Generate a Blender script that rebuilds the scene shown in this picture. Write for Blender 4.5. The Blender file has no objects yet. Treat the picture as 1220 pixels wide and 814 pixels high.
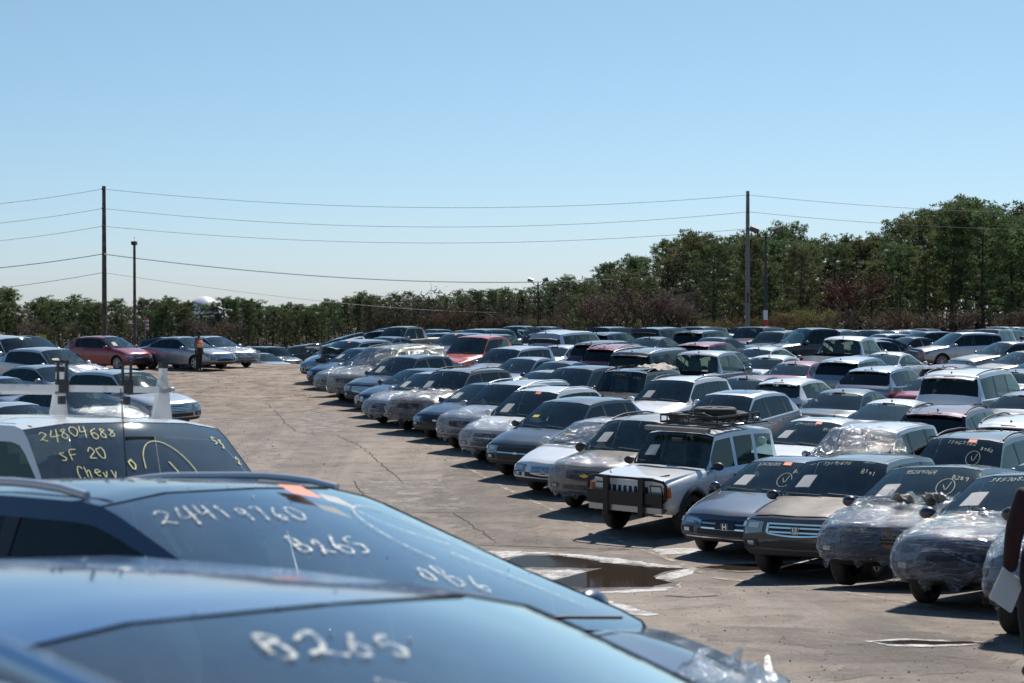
import bpy, bmesh, math, random
from mathutils import Vector, Matrix, noise
random.seed(7)
C = bpy.context.scene.collection
PI = math.pi
R = math.radians
# ------------------------------------------------------------------ basics
def lerp(a, b, t): return a + (b - a) * t
def clamp(x, a=0.0, b=1.0): return max(a, min(b, x))
def sstep(a, b, x):
    t = clamp((x - a) / (b - a)); return t * t * (3 - 2 * t)
def pl(pts, x):
    if x <= pts[0][0]: return pts[0][1]
    for (a, fa), (b, fb) in zip(pts, pts[1:]):
        if x <= b: return fa + (fb - fa) * (x - a) / (b - a)
    return pts[-1][1]
class MB:
    def __init__(s): s.v = []; s.f = []; s.m = []
    def vert(s, p): s.v.append(tuple(p)); return len(s.v) - 1
    def face(s, idx, m=0): s.f.append(tuple(idx)); s.m.append(m)
    def add(s, vs, fs, m=0):
        o = len(s.v); s.v += [tuple(p) for p in vs]
        for f in fs: s.f.append(tuple(i + o for i in f)); s.m.append(m)
    def box(s, c, d, m=0, M=None, taper=1.0):
        x, y, z = d[0] / 2, d[1] / 2, d[2] / 2
        vs = []
        for sz in (-1, 1):
            k = 1 if sz < 0 else taper
            for sx, sy in ((-1, -1), (1, -1), (1, 1), (-1, 1)):
                p = Vector((sx * x * k, sy * y * k, sz * z))
                if M is not None: p = M @ p
                vs.append(p + Vector(c))
        s.add(vs, [(3, 2, 1, 0), (4, 5, 6, 7), (0, 1, 5, 4), (1, 2, 6, 5), (2, 3, 7, 6), (3, 0, 4, 7)], m)
    def tube(s, pts, r, n=8, m=0, cap=True):
        pts = [Vector(p) for p in pts]; rr = r if isinstance(r, (list, tuple)) else [r] * len(pts)
        o = len(s.v); up = None
        for i, p in enumerate(pts):
            d = (pts[min(i + 1, len(pts) - 1)] - pts[max(i - 1, 0)])
            if d.length < 1e-9: d = Vector((0, 0, 1))
            d.normalize()
            a = d.cross(Vector((0, 0, 1)) if abs(d.z) < .95 else Vector((1, 0, 0))).normalized(); b = d.cross(a)
            for k in range(n):
                t = 2 * PI * k / n
                s.v.append(tuple(p + a * math.cos(t) * rr[i] + b * math.sin(t) * rr[i]))
        for i in range(len(pts) - 1):
            for k in range(n):
                a0 = o + i * n + k; a1 = o + i * n + (k + 1) % n
                s.face((a0, a1, a1 + n, a0 + n), m)
        if cap:
            s.face([o + k for k in range(n)][::-1], m); s.face([o + (len(pts) - 1) * n + k for k in range(n)], m)
    def lathe(s, prof, n=24, m=0, axis='y', c=(0, 0, 0), closed=False):
        o = len(s.v)
        for (rad, h) in prof:
            for k in range(n):
                t = 2 * PI * k / n
                if axis == 'y': p = (rad * math.cos(t), h, rad * math.sin(t))
                else: p = (rad * math.cos(t), rad * math.sin(t), h)
                s.v.append((p[0] + c[0], p[1] + c[1], p[2] + c[2]))
        N = len(prof)
        for i in range(N if closed else N - 1):
            j = (i + 1) % N
            for k in range(n):
                s.face((o + i * n + k, o + i * n + (k + 1) % n, o + j * n + (k + 1) % n, o + j * n + k), m)
    def ellipsoid(s, c, r, n=12, h=8, m=0):
        prof = [(max(1e-4, math.sin(PI * i / h)), -math.cos(PI * i / h)) for i in range(h + 1)]
        o = len(s.v); s.lathe(prof, n, m, 'z')
        for i in range(o, len(s.v)):
            p = s.v[i]; s.v[i] = (p[0] * r[0] + c[0], p[1] * r[1] + c[1], p[2] * r[2] + c[2])
    def mesh(s, name, smooth=None, recalc=False):
        me = bpy.data.meshes.new(name); me.from_pydata(s.v, [], s.f)
        me.polygons.foreach_set('material_index', s.m)
        finish(me, smooth, recalc); return me
def finish(me, smooth=None, recalc=False):
    if recalc:
        bm = bmesh.new(); bm.from_mesh(me); bmesh.ops.recalc_face_normals(bm, faces=bm.faces); bm.to_mesh(me); bm.free()
    if smooth is not None:
        me.polygons.foreach_set('use_smooth', [True] * len(me.polygons))
        if smooth < 179: me.set_sharp_from_angle(angle=R(smooth))
    me.update()
def obj(name, me, mats, parent=None):
    o = bpy.data.objects.new(name, me); C.objects.link(o)
    if mats is not None:
        if not isinstance(mats, (list, tuple)): mats = [mats]
        if len(me.materials) == 0:
            for m in mats: me.materials.append(m)
    if parent is not None: o.parent = parent
    return o
def empty(name, loc=(0, 0, 0)):
    o = bpy.data.objects.new(name, None); C.objects.link(o); o.location = loc; o.empty_display_size = .2; return o
def tag(o, label=None, cat=None, group=None, kind=None):
    if label: o['label'] = label
    if cat: o['category'] = cat
    if group: o['group'] = group
    if kind: o['kind'] = kind
    return o
# ------------------------------------------------------------------ camera and terrain
F = 2000.0 / 1220.0; ZC = 4.0; PIX = 1220.0; CX = 610.0; HY = 370.0
TP = [(-60, 1.9), (0, 2.12), (4, 2.22), (6.5, 2.42), (11, 2.78), (15, 3.02), (19, 3.3), (22.2, 3.64), (23.6, 3.86), (25, 3.93), (26.4, 3.95), (28, 3.98), (31, 3.93), (36, 3.83), (41, 3.66), (46, 3.5), (54, 3.33), (60, 3.12), (67, 2.85), (74, 2.68), (85, 2.66), (110, 2.95), (140, 3.2), (200, 3.4), (3000, 3.4)]
def bsm(y):
    return (pl(TP, y - 1.2) + pl(TP, y) * 2 + pl(TP, y + 1.2)) / 4
def terrain(x, y):
    b = bsm(y)
    if y > 78:
        r = x / y; k = 1 - sstep(-.125, -.07, r)
        b += k * (sstep(81, 100, y) * 1.25 + sstep(100, 150, y) * .3 + sstep(150, 320, y) * 3.3)
    # level basin round the puddle
    k = sstep(1.0, .55, math.hypot((x - 1.2) / 4.2, (y - 25.1) / 3.2))
    return 4.0 - lerp(b, 3.93, k)
def px(xp, D): return (xp - CX) * D / 2000.0
# ------------------------------------------------------------------ materials
def mat(name): 
    m = bpy.data.materials.new(name); m.use_nodes = True
    nt = m.node_tree; return m, nt, nt.nodes['Principled BSDF'], nt.nodes['Material Output']
def N(nt, t, **k):
    n = nt.nodes.new(t)
    for a, b in k.items():
        if a.startswith('i_'): n.inputs[a[2:].replace('_', ' ')].default_value = b
        else: setattr(n, a, b)
    return n
def noise_n(nt, scale, detail=4, rough=.6, vec=None, dist=0):
    n = N(nt, 'ShaderNodeTexNoise'); n.inputs['Scale'].default_value = scale; n.inputs['Detail'].default_value = detail
    n.inputs['Roughness'].default_value = rough; n.inputs['Distortion'].default_value = dist
    if vec is not None: nt.links.new(vec, n.inputs['Vector'])
    return n
def ramp(nt, src, stops):
    r = N(nt, 'ShaderNodeValToRGB'); e = r.color_ramp.elements
    while len(e) > 1: e.remove(e[-1])
    e[0].position = stops[0][0]; e[0].color = (*stops[0][1], 1) if len(stops[0][1]) == 3 else stops[0][1]
    for p, c in stops[1:]:
        q = e.new(p); q.color = (*c, 1)
    nt.links.new(src, r.inputs[0]); return r
def g(v): return (v, v, v)
def mixc(nt, fac, a, b, mode='MIX'):
    m = N(nt, 'ShaderNodeMix', data_type='RGBA', blend_type=mode)
    for s, i in ((fac, 0), (a, 6), (b, 7)):
        if isinstance(s, (int, float)): m.inputs[i].default_value = s
        elif isinstance(s, tuple): m.inputs[i].default_value = (*s, 1)
        else: nt.links.new(s, m.inputs[i])
    return m.outputs[2]
def bump(nt, h, strength, dist, bsdf):
    b = N(nt, 'ShaderNodeBump'); b.inputs['Strength'].default_value = strength; b.inputs['Distance'].default_value = dist
    nt.links.new(h, b.inputs['Height']); nt.links.new(b.outputs[0], bsdf.inputs['Normal']); return b
PAINTS = {}
def paint(name, col, metal=.0, rough=.34, dust=.10, coat=1.0):
    if max(col) < .13: dust = .035
    if name in PAINTS: return PAINTS[name]
    m, nt, b, o = mat('paint_' + name)
    tc = N(nt, 'ShaderNodeTexCoord'); oi = N(nt, 'ShaderNodeObjectInfo')
    ad = N(nt, 'ShaderNodeVectorMath', operation='ADD'); nt.links.new(tc.outputs['Object'], ad.inputs[0]); nt.links.new(oi.outputs['Location'], ad.inputs[1])
    n = noise_n(nt, 2.2, 7, .68, ad.outputs[0])
    r = ramp(nt, n.outputs[0], [(.4, g(0)), (.75, g(dust))])
    c = mixc(nt, r.outputs[0], col, (.30, .275, .24))
    nt.links.new(c, b.inputs['Base Color'])
    b.inputs['Metallic'].default_value = metal; b.inputs['Roughness'].default_value = rough
    b.inputs['Coat Weight'].default_value = coat
    n2 = noise_n(nt, 5, 6, .7, ad.outputs[0])
    r2 = ramp(nt, n2.outputs[0], [(.3, g(.02)), (.8, g(.14))]); nt.links.new(r2.outputs[0], b.inputs['Coat Roughness'])
    PAINTS[name] = m; return m
P = dict(
 white=((.76, .77, .77), 0), pearl=((.70, .69, .66), 0), silver=((.36, .37, .38), .55), lightsilver=((.50, .51, .53), .5),
 grey=((.11, .115, .125), .5), darkgrey=((.028, .031, .036), .3), black=((.010, .011, .013), 0), navy=((.006, .012, .028), .2),
 deepblue=((.02, .085, .24), .3), navyroof=((.015, .04, .085), .3), blue=((.015, .04, .09), .4), steelblue=((.065, .08, .105), .5), paleblue=((.24, .28, .32), .5), red=((.28, .008, .018), .1), maroon=((.07, .006, .012), .3),
 orange=((.60, .085, .035), .05), tan=((.30, .25, .18), .35), brown=((.13, .085, .05), .3), pewter=((.26, .24, .21), .5), teal=((.02, .07, .07), .3), green=((.02,.05,.04),.3))
def pt(n): c, m = P[n]; return paint(n, c, m)
def simple(name, col, rough=.5, metal=0, **k):
    m, nt, b, o = mat(name); b.inputs['Base Color'].default_value = (*col, 1); b.inputs['Roughness'].default_value = rough; b.inputs['Metallic'].default_value = metal
    for a, v in k.items(): b.inputs[a].default_value = v
    return m
def noisy(name, c1, c2, scale, rough=.7, bs=0, bd=.01, metal=0, stops=(.35, .65), detail=6):
    m, nt, b, o = mat(name); tc = N(nt, 'ShaderNodeTexCoord')
    n = noise_n(nt, scale, detail, .65, tc.outputs['Object']); r = ramp(nt, n.outputs[0], [(stops[0], c1), (stops[1], c2)])
    nt.links.new(r.outputs[0], b.inputs['Base Color']); b.inputs['Roughness'].default_value = rough; b.inputs['Metallic'].default_value = metal
    if bs: bump(nt, n.outputs[0], bs, bd, b)
    return m
def glass(name, tint, dustc=.05, ior=1.5, mul=1.6, gcol=(.84, .94, .88)):
    m, nt, b, o = mat(name); nt.nodes.remove(b)
    tr = N(nt, 'ShaderNodeBsdfTransparent'); tr.inputs[0].default_value = (*tint, 1)
    gl = N(nt, 'ShaderNodeBsdfGlossy'); gl.inputs['Roughness'].default_value = .03; gl.inputs['Color'].default_value = (*gcol, 1)
    fr = N(nt, 'ShaderNodeFresnel'); fr.inputs[0].default_value = ior
    mu = N(nt, 'ShaderNodeMath', operation='MULTIPLY', use_clamp=True); nt.links.new(fr.outputs[0], mu.inputs[0]); mu.inputs[1].default_value = mul
    mx = N(nt, 'ShaderNodeMixShader'); nt.links.new(mu.outputs[0], mx.inputs[0]); nt.links.new(tr.outputs[0], mx.inputs[1]); nt.links.new(gl.outputs[0], mx.inputs[2])
    df = N(nt, 'ShaderNodeBsdfDiffuse'); df.inputs[0].default_value = (.5, .5, .47, 1)
    tc = N(nt, 'ShaderNodeTexCoord'); n = noise_n(nt, 2.5, 6, .7, tc.outputs['Object'])
    r = ramp(nt, n.outputs[0], [(.35, g(dustc * .4)), (.8, g(dustc * 2.2))])
    m2 = N(nt, 'ShaderNodeMixShader'); nt.links.new(r.outputs[0], m2.inputs[0]); nt.links.new(mx.outputs[0], m2.inputs[1]); nt.links.new(df.outputs[0], m2.inputs[2])
    nt.links.new(m2.outputs[0], o.inputs[0]); return m
M = {}
M['glass'] = glass('windscreen_glass', (.80, .95, .91), .010, mul=1.45)
M['glare'] = glass('glossy_windscreen', (.82, .93, .92), .035, mul=3.0, gcol=(.90, .93, .90))
M['satin'] = simple('satin_rail', (.62, .63, .64), .32, .5)
M['tint'] = glass('tinted_glass', (.14, .18, .20), .006, mul=1.0)
M['sglass'] = glass('side_glass', (.36, .48, .46), .008, mul=1.0)
M['rubber'] = simple('black_rubber', (.012, .012, .013), .55)
M['trim'] = simple('black_plastic', (.02, .021, .023), .5)
M['well'] = simple('wheel_well', (.01, .01, .01), .9)
M['tyre'] = noisy('tyre_rubber', (.018, .018, .018), (.05, .046, .04), 6, .8)
M['rim'] = simple('alloy_rim', (.42, .43, .45), .32, .85)
M['steel'] = simple('dark_rim', (.05, .05, .055), .45, .6)
M['chrome'] = simple('chrome', (.72, .74, .76), .14, 1)
M['lampbase'] = simple('lamp_housing', (.26, .28, .30), .12, .5, **{'Coat Weight': 1.0})
M['lamp'] = simple('headlamp_lens', (.50, .55, .60), .08, .35, **{'Coat Weight': 1.0})
M['lampdark'] = simple('smoked_lens', (.12, .14, .16), .1, .3, **{'Coat Weight': 1.0})
M['tail'] = simple('tail_lens', (.28, .008, .01), .15, 0, **{'Coat Weight': 1.0})
M['amber'] = simple('amber_lens', (.75, .16, .02), .2, 0, **{'Coat Weight': 1.0})
M['cabin'] = noisy('cabin_fabric', (.07, .07, .07), (.16, .155, .145), 4, .8)
M['cabinlight'] = noisy('cabin_fabric_beige', (.30, .26, .20), (.45, .40, .33), 4, .8)
M['paper'] = simple('paper', (.80, .80, .78), .6)
_m, _nt, _b, _o = mat('thin_paper'); _b.inputs['Base Color'].default_value = (.82, .82, .80, 1); _b.inputs['Roughness'].default_value = .7; _t = N(_nt, 'ShaderNodeBsdfTranslucent'); _t.inputs[0].default_value = (.85, .85, .83, 1); _x = N(_nt, 'ShaderNodeMixShader'); _x.inputs[0].default_value = .45; _nt.links.new(_b.outputs[0], _x.inputs[1]); _nt.links.new(_t.outputs[0], _x.inputs[2]); _nt.links.new(_x.outputs[0], _o.inputs[0]); M['paper'] = _m
M['yellowpaper'] = simple('yellow_paper', (.80, .62, .08), .6)
M['orange'] = simple('orange_sticker', (.80, .16, .06), .6)
M['chalk'] = simple('white_marker', (.50, .51, .42), .7)
M['ychalk'] = simple('yellow_marker', (.58, .56, .22), .7)
M['plate'] = simple('dark_plate', (.03, .032, .035), .4)
M['whiteplate'] = simple('white_plate', (.55, .56, .5), .5)
M['card'] = noisy('cardboard', (.20, .12, .06), (.30, .19, .10), 5, .8)
M['cloth'] = noisy('stuffed_cloth', (.25, .2, .14), (.55, .5, .42), 9, .8, .5, .02)
# shrink film
def film():
    m, nt, b, o = mat('clear_film'); nt.nodes.remove(b)
    tc = N(nt, 'ShaderNodeTexCoord'); mp = N(nt, 'ShaderNodeMapping'); mp.inputs['Scale'].default_value = (.7, .35, 1.9); mp.inputs['Rotation'].default_value = (.9, .5, .8); nt.links.new(tc.outputs['Object'], mp.inputs[0])
    n = noise_n(nt, 2.3, 6, .55, mp.outputs[0], 1.0)
    n2 = noise_n(nt, 6, 5, .6, mp.outputs[0], 1.5)
    rg = N(nt, 'ShaderNodeMath', operation='SUBTRACT'); nt.links.new(n.outputs[0], rg.inputs[0]); rg.inputs[1].default_value = .5
    ab = N(nt, 'ShaderNodeMath', operation='ABSOLUTE'); nt.links.new(rg.outputs[0], ab.inputs[0])
    r = ramp(nt, ab.outputs[0], [(0, g(.7)), (.006, g(.25)), (.014, g(.03)), (.3, g(.012))])  # thin white streaks: highlights on the folds, painted into the film colour
    tr = N(nt, 'ShaderNodeBsdfTransparent'); tr.inputs[0].default_value = (.86, .87, .88, 1)
    gl = N(nt, 'ShaderNodeBsdfGlossy'); gl.inputs['Roughness'].default_value = .09
    fr = N(nt, 'ShaderNodeLayerWeight'); fr.inputs[0].default_value = .22
    bp = N(nt, 'ShaderNodeBump'); bp.inputs['Strength'].default_value = 1.0; bp.inputs['Distance'].default_value = .10; 
    sm = N(nt, 'ShaderNodeMath', operation='ADD'); nt.links.new(n.outputs[0], sm.inputs[0]); nt.links.new(n2.outputs[0], sm.inputs[1])
    nt.links.new(sm.outputs[0], bp.inputs['Height'])
    for x in (gl, fr): nt.links.new(bp.outputs[0], x.inputs['Normal'])
    mx = N(nt, 'ShaderNodeMixShader'); nt.links.new(fr.outputs['Facing'], mx.inputs[0]); nt.links.new(tr.outputs[0], mx.inputs[1]); nt.links.new(gl.outputs[0], mx.inputs[2])
    df = N(nt, 'ShaderNodeBsdfDiffuse'); df.inputs[0].default_value = (.75, .76, .77, 1); nt.links.new(bp.outputs[0], df.inputs['Normal'])
    tl = N(nt, 'ShaderNodeBsdfTranslucent'); tl.inputs[0].default_value = (.75, .76, .77, 1)
    dm = N(nt, 'ShaderNodeMixShader'); dm.inputs[0].default_value = .4; nt.links.new(df.outputs[0], dm.inputs[1]); nt.links.new(tl.outputs[0], dm.inputs[2])
    m2 = N(nt, 'ShaderNodeMixShader'); nt.links.new(r.outputs[0], m2.inputs[0]); nt.links.new(mx.outputs[0], m2.inputs[1]); nt.links.new(dm.outputs[0], m2.inputs[2])
    nt.links.new(m2.outputs[0], o.inputs[0]); return m
M['film'] = film()
# ------------------------------------------------------------------ car generator
DEF = dict(wsin=.035, nose=.10, sh=.80, s6=.93, sm=.09, crn=.035, zb=.19, r=.33, bow=.16, rbow=.12, cb=.09, wr=.60, clad=0, bed=0, arch=.05)
TYPES = dict(
 sedan=dict(zb=.22, L=4.82, W=1.83, H=1.46, fa=1.45, ra=-1.36, xc=1.02, xh=.12, xr=-.95, xb=-1.72, hf=.77, hc=.96, hd=1.05, hdr=.98, bf=.92, br=1.0, wr=.58, win=[(-.20, None), (-1.12, -.28), (-1.42, -1.17)]),
 coupe=dict(zb=.21, L=4.75, W=1.84, H=1.41, fa=1.45, ra=-1.36, xc=.95, xh=.02, xr=-.9, xb=-1.9, hf=.70, hc=.93, hd=1.03, hdr=.97, bf=.90, br=1.0, wr=.56, win=[(-.28, None), (-1.15, -.36), (-1.5, -1.2)]),
 suv=dict(bow=.11, nose=.05, sh=.84, L=4.58, W=1.84, H=1.69, zb=.29, r=.355, fa=1.38, ra=-1.26, xc=1.0, xh=.22, xr=-1.82, xb=-2.14, hf=.95, hc=1.11, hd=1.14, hdr=1.08, bf=1.04, br=1.12, wr=.64, clad=1, win=[(-.20, None), (-1.15, -.28), (-1.78, -1.24)]),
 crossover=dict(bow=.13, nose=.07, sh=.82, L=4.72, W=1.90, H=1.66, zb=.27, r=.36, fa=1.45, ra=-1.36, xc=1.10, xh=.20, xr=-1.55, xb=-2.15, hf=.86, hc=1.06, hd=1.16, hdr=1.08, bf=1.03, br=1.14, wr=.63, win=[(-.22, None), (-1.2, -.3), (-1.65, -1.27)]),
 boxy=dict(nose=.0, sh=.88, sm=.03, L=4.2, W=1.75, H=1.76, zb=.38, r=.375, fa=1.32, ra=-1.25, xc=.72, xh=.30, xr=-1.93, xb=-2.02, hf=1.06, hc=1.14, hd=1.12, hdr=1.1, bf=1.10, br=1.10, wr=.68, bow=.05, rbow=.04, cb=.04, arch=.075, win=[(-.22, None), (-1.0, -.33), (-1.80, -1.12)]),
 large=dict(nose=.04, sh=.86, L=5.1, W=2.0, H=1.90, zb=.27, r=.39, fa=1.58, ra=-1.38, xc=1.15, xh=.50, xr=-2.25, xb=-2.42, hf=1.02, hc=1.20, hd=1.22, hdr=1.2, bf=1.16, br=1.18, wr=.74, bow=.12, rbow=.08, win=[(0, None), (-1.0, -.1), (-2.1, -1.12)]),
 pickup=dict(nose=.03, sh=.86, L=5.7, W=1.98, H=1.90, zb=.32, r=.40, fa=1.78, ra=-1.75, xc=1.22, xh=.55, xr=-.80, xb=-1.02, hf=1.05, hc=1.20, hd=1.28, hdr=1.26, bf=1.16, br=1.20, wr=.72, bow=.12, rbow=.03, bed=1, win=[(0, None), (-.72, -.1)]),
 hatch=dict(L=4.12, W=1.74, H=1.52, zb=.19, r=.32, fa=1.28, ra=-1.25, xc=.95, xh=.10, xr=-1.45, xb=-1.93, hf=.78, hc=.98, hd=1.06, hdr=1.0, bf=.95, br=1.03, wr=.60, win=[(-.22, None), (-1.05, -.30), (-1.42, -1.11)]),
 minivan=dict(L=5.08, W=1.98, H=1.75, zb=.2, r=.34, fa=1.52, ra=-1.45, xc=1.40, xh=.42, xr=-2.12, xb=-2.42, hf=.86, hc=1.06, hd=1.1, hdr=1.06, bf=1.02, br=1.06, wr=.68, win=[(.05, None), (-1.15, -.05), (-2.05, -1.24)]),
 van=dict(L=5.6, W=2.0, H=2.04, zb=.27, r=.38, fa=1.85, ra=-1.6, xc=1.85, xh=1.12, xr=-2.6, xb=-2.72, hf=1.05, hc=1.32, hd=1.25, hdr=1.2, bf=1.25, br=1.25, wr=.80, bow=.14, rbow=.05, win=[(.45, None), (-.75, .33), (-2.3, -.9)]),
)
class Car:
    def __init__(s, kind, **k):
        s.__dict__.update(DEF); s.__dict__.update(TYPES[kind]); s.__dict__.update(k); s.kind = kind
        h = s.L / 2; s.h = h
        hm = (s.xc + h) / 2
        s.tp = [(-h, s.hdr - .05), (-h + .06, s.hdr), (s.xb, s.hd), (lerp(s.xb, s.xr, .5), lerp(s.hd, s.H - .07, .54)), (s.xr, s.H - .06), (lerp(s.xr, s.xh, .35), s.H - .008), (lerp(s.xr, s.xh, .7), s.H), (s.xh, s.H - s.crn),
                (lerp(s.xh, s.xc, .5), lerp(s.H - .035, s.hc, .47)), (s.xc, s.hc), (hm, lerp(s.hc, s.hf, .42)), (h - .10, s.hf + .005), (h, s.hf - .05)]
        if s.bed: s.tp = [(-h, s.hdr), (s.xb - .05, s.hd)] + s.tp[2:]
    def top(s, x):
        if x > s.h - .16 or x < s.xb - .02 or s.bed and x < s.xr: return pl(s.tp, x)
        return (pl(s.tp, x - s.sm) + pl(s.tp, x - s.sm / 2) + pl(s.tp, x) * 2 + pl(s.tp, x + s.sm / 2) + pl(s.tp, x + s.sm)) / 6
    def belt(s, x):
        t = s.top(x)
        if x > s.xc: b = lerp(s.bf, s.hf - .10, ((x - s.xc) / (s.h - s.xc)) ** 1.4)
        elif x < s.xb: b = lerp(s.br, s.hdr - .06, (s.xb - x) / (s.xb + s.h + 1e-6))
        else: b = lerp(s.br, s.bf, (x - s.xb) / (s.xc - s.xb))
        return min(b, t - .035)
    def hw(s, x):
        w = s.W / 2
        if x > s.fa: w *= 1 - .075 * ((x - s.fa) / (s.h - s.fa)) ** 2.2
        if x < s.ra: w *= 1 - .08 * ((s.ra - x) / (s.h + s.ra)) ** 2.2
        return w
    def ring(s, x):
        w = s.hw(x); b = s.belt(x); t = s.top(x)
        e = max(0, (abs(x) - s.fa) / (s.h - s.fa)) if s.h > s.fa else 0
        zb = s.zb + .09 * e * e
        side = [(.88 * w, zb), (.965 * w, zb + .07), (w, zb + .42 * (b - zb)), (.99 * w, zb + .80 * (b - zb)), (.962 * w, b - .025), (.93 * w, b)]
        fr = clamp((t - b) / (s.H - b)) if s.xb < x < s.xc else 0
        m = sstep(.02, .22, fr)
        hr = .016 if x > s.xc else 0
        hood = [(.90 * w, b + .012), (s.sh * w, lerp(b, t, .62) + hr * .7), (.45 * w, t - .006 + hr), (0, t)]
        yt = .93 * w + (s.wr - .93 * s.W / 2) * (t - b) / (s.H - b)
        p8 = (yt, t - .05 * min(1, fr * 2)); p6 = side[5]
        cab = [(lerp(p6[0], p8[0], .86), lerp(p6[1], p8[1], .86)), p8, (yt * .62, t - .008), (0, t)]
        topp = [(lerp(a[0], c[0], m), lerp(a[1], c[1], m)) for a, c in zip(hood, cab)]
        return side, topp, zb
    def deform(s, x, y, z):
        w = s.W / 2; q = min(1.0, abs(y) / w)
        dx = 0
        if x > s.fa - .1:
            t = clamp((x - s.fa + .1) / (s.h - s.fa + .1)); dx -= t * t * s.bow * q ** 2.4
            zr = (z - s.zb) / (s.hf - s.zb)
            dx += t ** 3 * (-.05 * max(0, .35 - zr) / .35 - s.nose * max(0, (zr - .55)) / .45)
        if x < s.ra + .1:
            t = clamp((s.ra + .1 - x) / (s.h + s.ra + .1)); dx += t * t * s.rbow * q ** 2.4
            zr = (z - s.zb) / (s.hdr - s.zb)
            if not s.bed: dx -= t ** 3 * (-.05 * max(0, .3 - zr) / .3 - .07 * max(0, min(zr, 1.1) - .55) / .45)
        if z > s.belt(x) - .2:
            f = sstep(s.xh - .5, s.xh, x) * (1 - sstep(s.xc, s.xc + .5, x)); dx += s.cb * f * (1 - q * q)
            f = sstep(s.xr + .4, s.xr, x) * (1 - sstep(s.xb, s.xb - .4, x)) * (0 if s.bed else 1); dx -= s.cb * .7 * f * (1 - q * q)
        return (x + dx, y, z)
    def stations(s):
        ks = {-s.h, -s.h + .06, s.xb, s.xr, s.xh, s.xc, s.h - .10, s.h, s.ra, s.fa, lerp(s.xr, s.xh, .35), lerp(s.xr, s.xh, .7), lerp(s.xh, s.xc, .5), lerp(s.xb, s.xr, .5), (s.xc + s.h) / 2, s.h - .03}
        s.wins = []
        for a, b in s.win:
            if b is None: b = lerp(s.xh, s.xc, .66)
            s.wins.append((a, b)); ks |= {a, b}
        if s.bed: ks |= {s.xb - .05}
        ks = sorted(ks); out = []
        for a, b in zip(ks, ks[1:]):
            if b - a < .018 and out and a not in (s.xb, s.xr, s.xh, s.xc, -s.h): continue
            out.append(a); n = int((b - a) / .12)
            for i in range(1, n + 1): out.append(lerp(a, b, i / (n + 1)))
        out.append(ks[-1]); return out
    def grid(s):
        """closed body; face attributes: seg index and mid x"""
        st = s.stations(); mb = MB(); rings = []; info = []
        for x in st:
            side, tp, zb = s.ring(x)
            y6 = side[5][0]; fr = [tp[0][0] / y6, tp[1][0] / y6, tp[2][0] / y6]
            y1 = side[0][0]
            half = [(0, zb), (y1 * fr[2], zb), (y1 * fr[1], zb), (y1 * fr[0], zb)] + side + tp
            loop = half + [(-y, z) for y, z in half[12:0:-1]]
            rings.append([mb.vert(s.deform(x, y, z)) for y, z in loop])
        n = 26
        for i in range(len(st) - 1):
            xm = (st[i] + st[i + 1]) / 2
            for k in range(n):
                seg = k if k < 13 else 25 - k
                mb.face((rings[i][k], rings[i][(k + 1) % n], rings[i + 1][(k + 1) % n], rings[i + 1][k])); info.append((seg, xm, 1 if k < 13 else -1, 0))
        for end in (0, -1):
            x = st[end]; side, tp, zb = s.ring(x); y6 = side[5][0]; fr = [1, tp[0][0] / y6, tp[1][0] / y6, tp[2][0] / y6, 0]
            rr = rings[end]; L_ = lambda k: rr[k]; R_ = lambda k: rr[0] if k == 0 else (rr[13] if k == 13 else rr[26 - k])
            rows = []
            rows.append([L_(4), L_(3), L_(2), L_(1), L_(0), R_(1), R_(2), R_(3), R_(4)])
            for k in range(1, 5):
                y, z = side[k]
                cols = [L_(4 + k)] + [mb.vert(s.deform(x, y * f, z)) for f in fr[1:4]] + [mb.vert(s.deform(x, 0, z))] + [mb.vert(s.deform(x, -y * f, z)) for f in fr[3:0:-1]] + [R_(4 + k)]
                rows.append(cols)
            rows.append([L_(9), L_(10), L_(11), L_(12), L_(13), R_(12), R_(11), R_(10), R_(9)])
            for r in range(5):
                for c in range(8):
                    mb.face((rows[r][c], rows[r][c + 1], rows[r + 1][c + 1], rows[r + 1][c])); info.append((20 + r, x, 0, end or 1))
        return mb, info
    # surface sampling
    def sy(s, x, z):
        side, tp, zb = s.ring(x)
        return pl([(p[1] + i * 1e-6, p[0]) for i, p in enumerate(side)] , z)
    def fp(s, t, z, front=True):
        a = abs(t); sg = 1 if t >= 0 else -1; e = s.h if front else -s.h
        if a <= 1: x = e; y = t * s.sy(e, z)
        else: x = e - (a - 1) * (1 if front else -1); y = sg * s.sy(x, z)
        return Vector(s.deform(x, y, z))
    def patch(s, mb, cols, off=.01, front=True, m=0, rows=2, depth=.02):
        lay = []
        for o in (off, off - depth):
            g_ = []
            for (t, zt, zb) in cols:
                col = []
                for r in range(rows + 1):
                    z = lerp(zb, zt, r / rows); p = s.fp(t, z, front)
                    d = s.fp(t + .03, z, front) - s.fp(t - .03, z, front); n_ = Vector((d.y, -d.x, 0)).normalized()
                    if front and n_.x < -.3 or (not front and n_.x > .3): n_ = -n_
                    if n_.y * p.y < -1e-4 and abs(n_.y) > .7: n_ = -n_
                    col.append(mb.vert(p + n_ * o))
                g_.append(col)
            lay.append(g_)
        A, B = lay; nc = len(cols)
        for i in range(nc - 1):
            for r in range(rows):
                mb.face((A[i][r], A[i + 1][r], A[i + 1][r + 1], A[i][r + 1]), m)
            mb.face((A[i][rows], A[i + 1][rows], B[i + 1][rows], B[i][rows]), m); mb.face((A[i][0], B[i][0], B[i + 1][0], A[i + 1][0]), m)
        for r in range(rows):
            mb.face((A[0][r], A[0][r + 1], B[0][r + 1], B[0][r]), m); mb.face((A[-1][r], B[-1][r], B[-1][r + 1], A[-1][r + 1]), m)
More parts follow.
